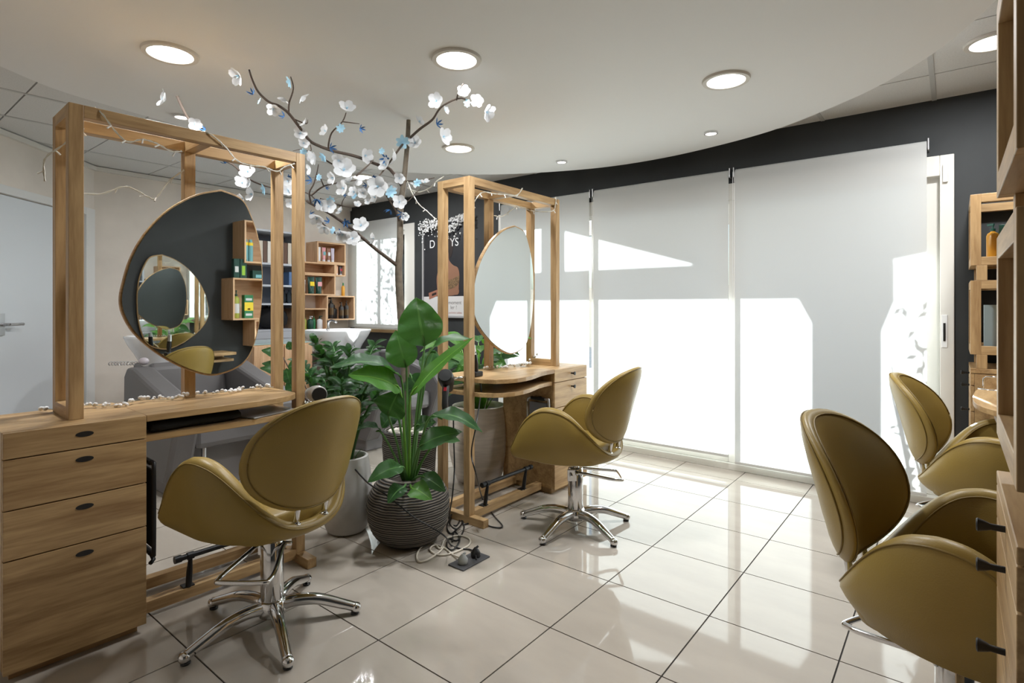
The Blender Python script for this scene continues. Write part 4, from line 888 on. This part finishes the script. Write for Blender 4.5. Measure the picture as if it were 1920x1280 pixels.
FW = [(170, 150, 36), (400, 370, 26), (470, 295, 22), (590, 285, 26), (580, 535, 26), (610, 470, 20), (600, 600, 22), (680, 690, 30), (750, 520, 24), (890, 370, 32), (1010, 680, 30), (870, 780, 44), (840, 715, 28), (960, 840, 30), (1100, 890, 42), (1490, 320, 32), (1545, 380, 16), (1370, 455, 20), (1345, 600, 28), (1530, 555, 34), (1670, 260, 26), (1760, 310, 26), (1820, 390, 34), (1240, 830, 22), (1410, 865, 20), (1340, 865, 18), (230, 790, 32), (190, 865, 28), (260, 940, 28), (650, 770, 24), (500, 850, 22), (500, 920, 24), (515, 1000, 20), (770, 1020, 28), (960, 1010, 15), (1030, 990, 13), (850, 1055, 18), (690, 1095, 28), (740, 1160, 26), (860, 1205, 28), (930, 1235, 30), (985, 1150, 32), (1075, 1235, 24), (1240, 990, 28), (1280, 1085, 18), (870, 900, 30), (940, 925, 24), (1220, 700, 34), (1150, 745, 28), (800, 830, 26), (1000, 930, 22), (1180, 880, 26), (720, 1010, 24), (640, 690, 20), (1080, 960, 22), (900, 860, 26)]
FWp = [(*z5(a, b), c) for a, b, c in FW]+[(311, 187, 36), (364, 232, 26), (470, 345, 22), (455, 372, 22)]
FD = [(*z5(a, b), c) for a, b, c in ((265, 270, 18), (475, 420, 17), (780, 630, 18), (980, 500, 15), (1490, 470, 18), (1150, 700, 20), (655, 845, 18), (690, 970, 22), (755, 900, 9), (870, 945, 9), (1180, 1040, 19), (1255, 1070, 17), (645, 1070, 14), (770, 1120, 15), (880, 1120, 18), (850, 1200, 16), (80, 735, 14), (500, 820, 12), (1065, 820, 13), (1020, 880, 12))]+[(384, 244, 14)]
FL = [(*z5(a, b), c) for a, b, c in ((510, 190, 20), (310, 320, 12), (850, 500, 16), (1695, 330, 14), (1260, 590, 24), (735, 690, 18), (600, 655, 13), (340, 905, 20), (1180, 920, 22), (780, 980, 15), (940, 950, 12), (1360, 860, 14), (800, 1180, 14), (500, 920, 14), (700, 825, 12), (1120, 650, 12))]
rd = random.Random(3)
for kind, lst in (('w', FWp), ('d', FD), ('l', FL)):
    for px, py, s_ in lst:
        D = min(SP, key=lambda p: (p[0]-px)**2+(p[1]-py)**2)[2]-.03
        c = at(px, py, D)-o4
        if c.z > 2.33: c = at(px, py, D*(2.32-CH)/(c.z-CH))-o4
        o = bpy.data.objects.new('paper_flower', FM[kind]); COL.objects.link(o); o.parent = tr; r_ = s_*.56*D/FPX*(1.1 if kind == 'd' else 1)
        dirv = Vector((rd.uniform(-1, 1), rd.uniform(-1, 1), rd.uniform(-.9, .5)))+toC*.9
        o.location = c; o.rotation_euler = dirv.to_track_quat('Z', 'Y').to_euler(); o.scale = (r_, r_, r_)

# ================================================================== small things on the stations
# garlands of white pompons
PM_ = MB().ball((0, 0, 0), 1, 8, 6).mesh('pompon', True); PM_.materials.append(PAPER)
def garland(label, pts, n, r, loc):
    t = thing('pompon_garland', label, 'garland', loc); Q = smooth_path([Vector(p)-Vector(loc) for p in pts], 8); rd = random.Random(len(label))
    MB().tube(Q, .0014, 5).build('string', principled('garland_thread', (.45, .48, .42), .7), t)
    for k in range(n):
        q = (k+rd.uniform(-.3, .3))/n; q = max(0, min(.999, q)); i = int(q*(len(Q)-1)); c = Q[i]+Vector((rd.uniform(-.014, .014), rd.uniform(-.014, .014), rd.uniform(.0, .012)))
        o = bpy.data.objects.new('pompon', PM_); COL.objects.link(o); o.parent = t; s_ = r*rd.uniform(.75, 1.15); o.scale = (s_*1.15, s_, s_*.9); o.location = c; o.rotation_euler = (rd.random(), rd.random(), rd.random()*6)
g1_ = [s1(.16, -.275, .832)]+[s1(.235+.80*k/14, -.19-.035*math.sin(k*1.7)-.02, .830+.004*math.sin(k*2)) for k in range(15)]
garland('white pompon garland lying along the table of the near styling station', g1_, 74, .0078, s1(.6, -.2, .82))
g2_ = [s2(.19+.55*k/8, -.19-.03*math.sin(k*1.9), .83+(.05 if k == 0 else 0)) for k in range(9)]
garland('white pompon garland on the table of the far styling station', g2_, 30, .009, s2(.5, -.2, .82))
# fairy lights
FLM = principled('fairy_cable', (.60, .58, .50), .4); FLB = principled('fairy_bulb', (.75, .74, .70), .2)
BU = MB().tube([(0, 0, 0), (0, 0, .022)], [.0026, .0034], 6).mesh('bulb'); BU.materials.append(FLB)
def fairy(label, strands, loc):
    t = thing('fairy_lights', label, 'fairy lights', loc); rd = random.Random(len(label))
    for pts in strands:
        Q = smooth_path([Vector(p)-Vector(loc) for p in pts], 6); A_, C_ = [], []
        for i, q in enumerate(Q):
            o_ = Vector((0, .0022*math.cos(i*1.1), .0022*math.sin(i*1.1))); A_.append(q+o_); C_.append(q-o_)
        MB().tube(A_, .0019, 5).tube(C_, .0019, 5).build('cable', FLM, t)
        for i in range(3, len(Q)-1, 7):
            o = bpy.data.objects.new('bulb', BU); COL.objects.link(o); o.parent = t; o.location = Q[i]; o.rotation_euler = (rd.uniform(2, 4), rd.uniform(-.6, .6), 0)
f1a = [s1(.17, -.28, 1.72), s1(.165, -.25, 1.80), s1(.19, -.10, 1.83), s1(.24, -.03, 1.89)]
f1b = [s1(.27, -.02, 1.976), s1(.29, .006, 1.95), s1(.33, .008, 1.895), s1(.37, .008, 1.865), s1(.42, .008, 1.885), s1(.47, .006, 1.88), s1(.52, .006, 1.86), s1(.56, .004, 1.87)]
f1c = [s1(.63, -.02, 1.976), s1(.67, .006, 1.965), s1(.73, .007, 1.925), s1(.78, .007, 1.875), s1(.84, .007, 1.865), s1(.90, .007, 1.87), s1(.96, .007, 1.86), s1(1.0, .006, 1.89), s1(1.05, .004, 1.915)]
f1d = [s1(.24, -.205, 1.68), s1(.33, -.205, 1.685), s1(.42, -.205, 1.73), s1(.5, -.205, 1.70), s1(.53, -.205, 1.70), s1(.58, -.205, 1.78), s1(.64, -.205, 1.84)]
fairy('fairy lights wound around the top beams of the near styling station', [f1a, f1b, f1c, f1d], s1(.6, -.02, 1.972))
f2a = [at(764, 340, 3.42), at(772, 360, 3.38), at(785, 382, 3.35), at(800, 395, 3.3), at(815, 409, 3.24), at(818, 410, 3.24)]
f2b = [at(764, 352, 3.42), at(785, 360, 3.35), at(806, 352, 3.27), at(818, 340, 3.20), at(832, 331, 3.18)]
f2c = [s2(1.05, -.04, 1.79), s2(1.02, -.03, 1.85), s2(.97, -.02, 1.90), s2(.9, .004, 1.90), s2(.8, .006, 1.91), s2(.68, .006, 1.925), s2(.62, .004, 1.976), s2(.60, -.02, 1.978)]
f2d = [s2(.62, -.23, 1.83), s2(.56, -.21, 1.83), s2(.48, -.2, 1.88), s2(.42, -.18, 1.91), s2(.36, -.1, 1.88), s2(.28, .0, 1.88), s2(.25, .006, 1.93), s2(.24, .004, 1.976), s2(.22, -.02, 1.978)]
fairy('fairy lights strung from the tree trunk over the far styling station', [f2a, f2b, f2c, f2d], s2(.9, -.02, 1.972))
# towel and tray on the near station's under-shelf
rows = []
for i in range(9):
    q = i/8; r = []
    for j in range(14): a = 2*PI*j/14; r.append((.115*math.copysign(abs(math.cos(a))**.6, math.cos(a))*(1-.1*q), -.17+.34*q, .024+.020*math.copysign(abs(math.sin(a))**.7, math.sin(a))*(1+.2*math.sin(i*1.3+j))))
    rows.append(r)
tw = MB().grid(rows, True); tw.f.append(tuple(range(14))); tw.f.append(tuple(8*14+j for j in range(14)))
o = tw.build('towel', FABBLK, None, True); o.location = s1(.60, -.03, .7405); o.rotation_euler = (0, 0, -.033); tag(o, 'folded black towel on the shelf under the near station table', 'towel')
o = B(-.10, .10, -.12, .12, 0, .008).build('tablet', principled('grey_tray', (.33, .31, .30), .3), bevel=.004); o.location = s1(.90, -.03, .7405); o.rotation_euler = (0, 0, .25); tag(o, 'flat grey tray beside the black towel under the near station table', 'tray')
# folding racks on the cabinet sides
def rack(label, fn, dark):
    t = thing('folding_rack', label, 'rack'); m1 = BLACKM if dark else STEEL
    lp = [(.0, .60), (.02, .625), (.15, .625), (.17, .60), (.17, .30), (.15, .275), (.02, .275), (0, .30), (0, .60)]
    MB().tube(smooth_path([fn(.03, a-.09, b) for a, b in lp], 3), .008, 8).build('tube_frame', m1, t, True)
    MB().box(0, 1, 0, 1, 0, 1); p = MB()
    for z0, z1, m_ in ((.30, .60, 0),): p.prism([(-.075, z0), (.065, z0), (.065, z1), (-.075, z1)], lambda a, b, d: fn(d, a, b), .027, .033)
    p.build('panel', FABBLK if dark else GREYD, t)
    for z in (.275, .625): MB().tube([fn(.03, -.06, z), fn(.03, .05, z)], .0115, 8).build('clip', BLACKM, t, True, angle=.7)
    MB().tube([fn(.002, -.005, .625), fn(.03, -.005, .625)], .012, 8).build('mount', BLACKM, t)
    if dark: MB().tube([fn(.03, .04, .275), fn(.035, .06, .25), fn(.02, .075, .245)], .008, 8).build('hook', BLACKM, t, True)
rack('black folding rack hanging on the drawer side of the near station', lambda a, b, c: s1(.406+a, b, c), True)
rack('steel framed folding rack on the cabinet side of the far station', lambda a, b, c: s2(.406+a, b, c), False)
# hair dryers in their holders
def dryer(label, M, body, grill):
    t = thing('hair_dryer', label, 'hair dryer'); t.matrix_world = M
    MB().lathe([(.026, -.10), (.030, -.06), (.040, .0), (.043, .05), (.041, .08), (.036, .09)], 20).build('barrel', body, t, True, angle=.7)
    MB().lathe([(.034, .088), (.034, .096), (.001, .097)], 20).build('grill', grill, t, True, angle=.6)
    MB().tube(smooth_path([(0, -.03, .03), (0, -.08, .035), (0, -.13, .03), (0, -.165, .02)], 3), [.019]*4+[.017]*4+[.015, .014], 10, flat=1.2).build('handle', body, t, True)
    MB().box(-.008, .008, -.075, -.055, .052, .06).build('switch', RED, t)
def holder(par_label, p0, p1, ringc, r):
    t = thing('dryer_holder', par_label, 'holder', p0); p0 = Vector(p0)
    MB().tube([(0, 0, 0), Vector(p1)-p0], .006, 8).build('arm', CHROME, t, True)
    MB().tube([Vector(ringc)-p0+Vector((r*math.cos(2*PI*k/20), r*math.sin(2*PI*k/20), 0)) for k in range(21)], .004, 6).build('ring', CHROME, t, True)
def frame_m(c, zdir, ydir=(0, 0, 1)):
    z = Vector(zdir).normalized(); y = Vector(ydir); y = (y-z*y.dot(z)).normalized(); x = y.cross(z); M = Matrix((x, y, z)).transposed().to_4x4(); M.translation = c; return M
c2 = at(838, 715, 3.02); dryer('black hair dryer hanging on the near post of the far styling station', frame_m(c2, toC+Vector((0, 0, .55))), BLACK, BLACKM)
holder('chrome hair dryer holder on the near post of the far station', s2(1.107, -.03, .83), s2(1.15, -.05, .83), s2(1.19, -.06, .83), .035)
c1 = at(590, 738, 2.74); dryer('silver hair dryer with black grill behind the near chair', frame_m(c1, toC+Vector((.5, .4, .1))), principled('silver_plastic', (.5, .48, .46), .3, .3), BLACK)
holder('chrome hair dryer holder on the post of the near station', s1(1.107, -.05, .74), s1(1.15, -.08, .74), s1(1.185, -.1, .74), .032)
# cords and floor socket
def cord(label, pts, r, mat, k=8):
    c = MB().tube(smooth_path(pts, k), r, 6).build('electric_cable', mat, None, True); tag(c, label, 'cord')
G_ = lambda px, py, z=.006: (lambda D: at(px, py, D))(FPX*(CH-z)/(py-HY))
cord('black cord hanging from the black hair dryer down to the floor', [at(850, 780, 3.0), at(851, 830, 3.0), at(852, 880, 2.98), at(848, 930, 2.95), G_(842, 975), G_(855, 985), G_(862, 972), G_(850, 965), G_(838, 985), G_(845, 1000), G_(858, 990)], .0042, BLACK)
cord('black cord looping from the far station post across the tiles', [s2(1.03, .006, .81), s2(1.02, .012, .74), at(892, 800, 2.98), at(884, 850, 3.0), at(893, 890, 3.0), G_(905, 935), G_(925, 965), G_(942, 986), G_(925, 988), G_(895, 978), G_(868, 984)], .0042, BLACK)
cord('black cord lying over the round ridged pot and ending in the floor plug', [at(666, 880, 2.80), at(690, 905, 2.72), at(720, 925, 2.69), at(752, 950, 2.685), at(780, 972, 2.685), at(812, 990, 2.69), at(834, 1005, 2.69), G_(846, 1022), G_(862, 1028), G_(882, 1030), G_(891, 1038, .02), G_(893, 1048, .03)], .0042, BLACK)
cord('tangled black cord bundle beside the ridged pot', [G_(846, 962), G_(868, 972), G_(856, 992, .02), G_(842, 978, .03), G_(852, 960, .02), G_(870, 985), G_(858, 1012), G_(842, 1010), G_(838, 1025), G_(850, 1030), G_(862, 1012), G_(852, 996), G_(848, 1015)], .0042, BLACK)
cord('cream cord tied in a loose knot next to the floor socket', [G_(866, 1046, .02), G_(850, 1040), G_(832, 1026), G_(815, 1022), G_(806, 1030), G_(822, 1040), G_(850, 1036), G_(878, 1022), G_(880, 1010), G_(862, 1004), G_(835, 1010), G_(826, 1028), G_(812, 1018), G_(795, 1020), G_(782, 1038), G_(785, 1052), G_(800, 1050), G_(822, 1036), G_(832, 1026)], .0048, principled('cream_cable', (.62, .57, .48), .5))
so = G_(880, 1052, 0); sk = thing('floor_socket', 'dark grey double floor socket set in the tiles', 'socket', (so.x, so.y, .0005), .0)
B(-.05, .05, -.095, .095, 0, .006).build('plate', principled('socket_grey', (.07, .07, .075), .5), sk, bevel=.002)
for k, (y, m_, nm) in enumerate(((.045, BLACK, 'black plug standing in the floor socket'), (-.045, principled('plug_grey', (.35, .37, .36), .5), 'pale plug standing in the floor socket'))):
    t = thing('power_plug', nm, 'plug', (so.x, so.y+y, .007), .3)
    MB().lathe([(.022, 0), (.024, .006), (.024, .02), (.015, .034), (.007, .045)], 16).build('plug_body', m_, t, True, angle=.7); MB().tube([(0, 0, .04), (.01, .01, .05)], .0055, 8).build('strain_relief', m_, t, True)
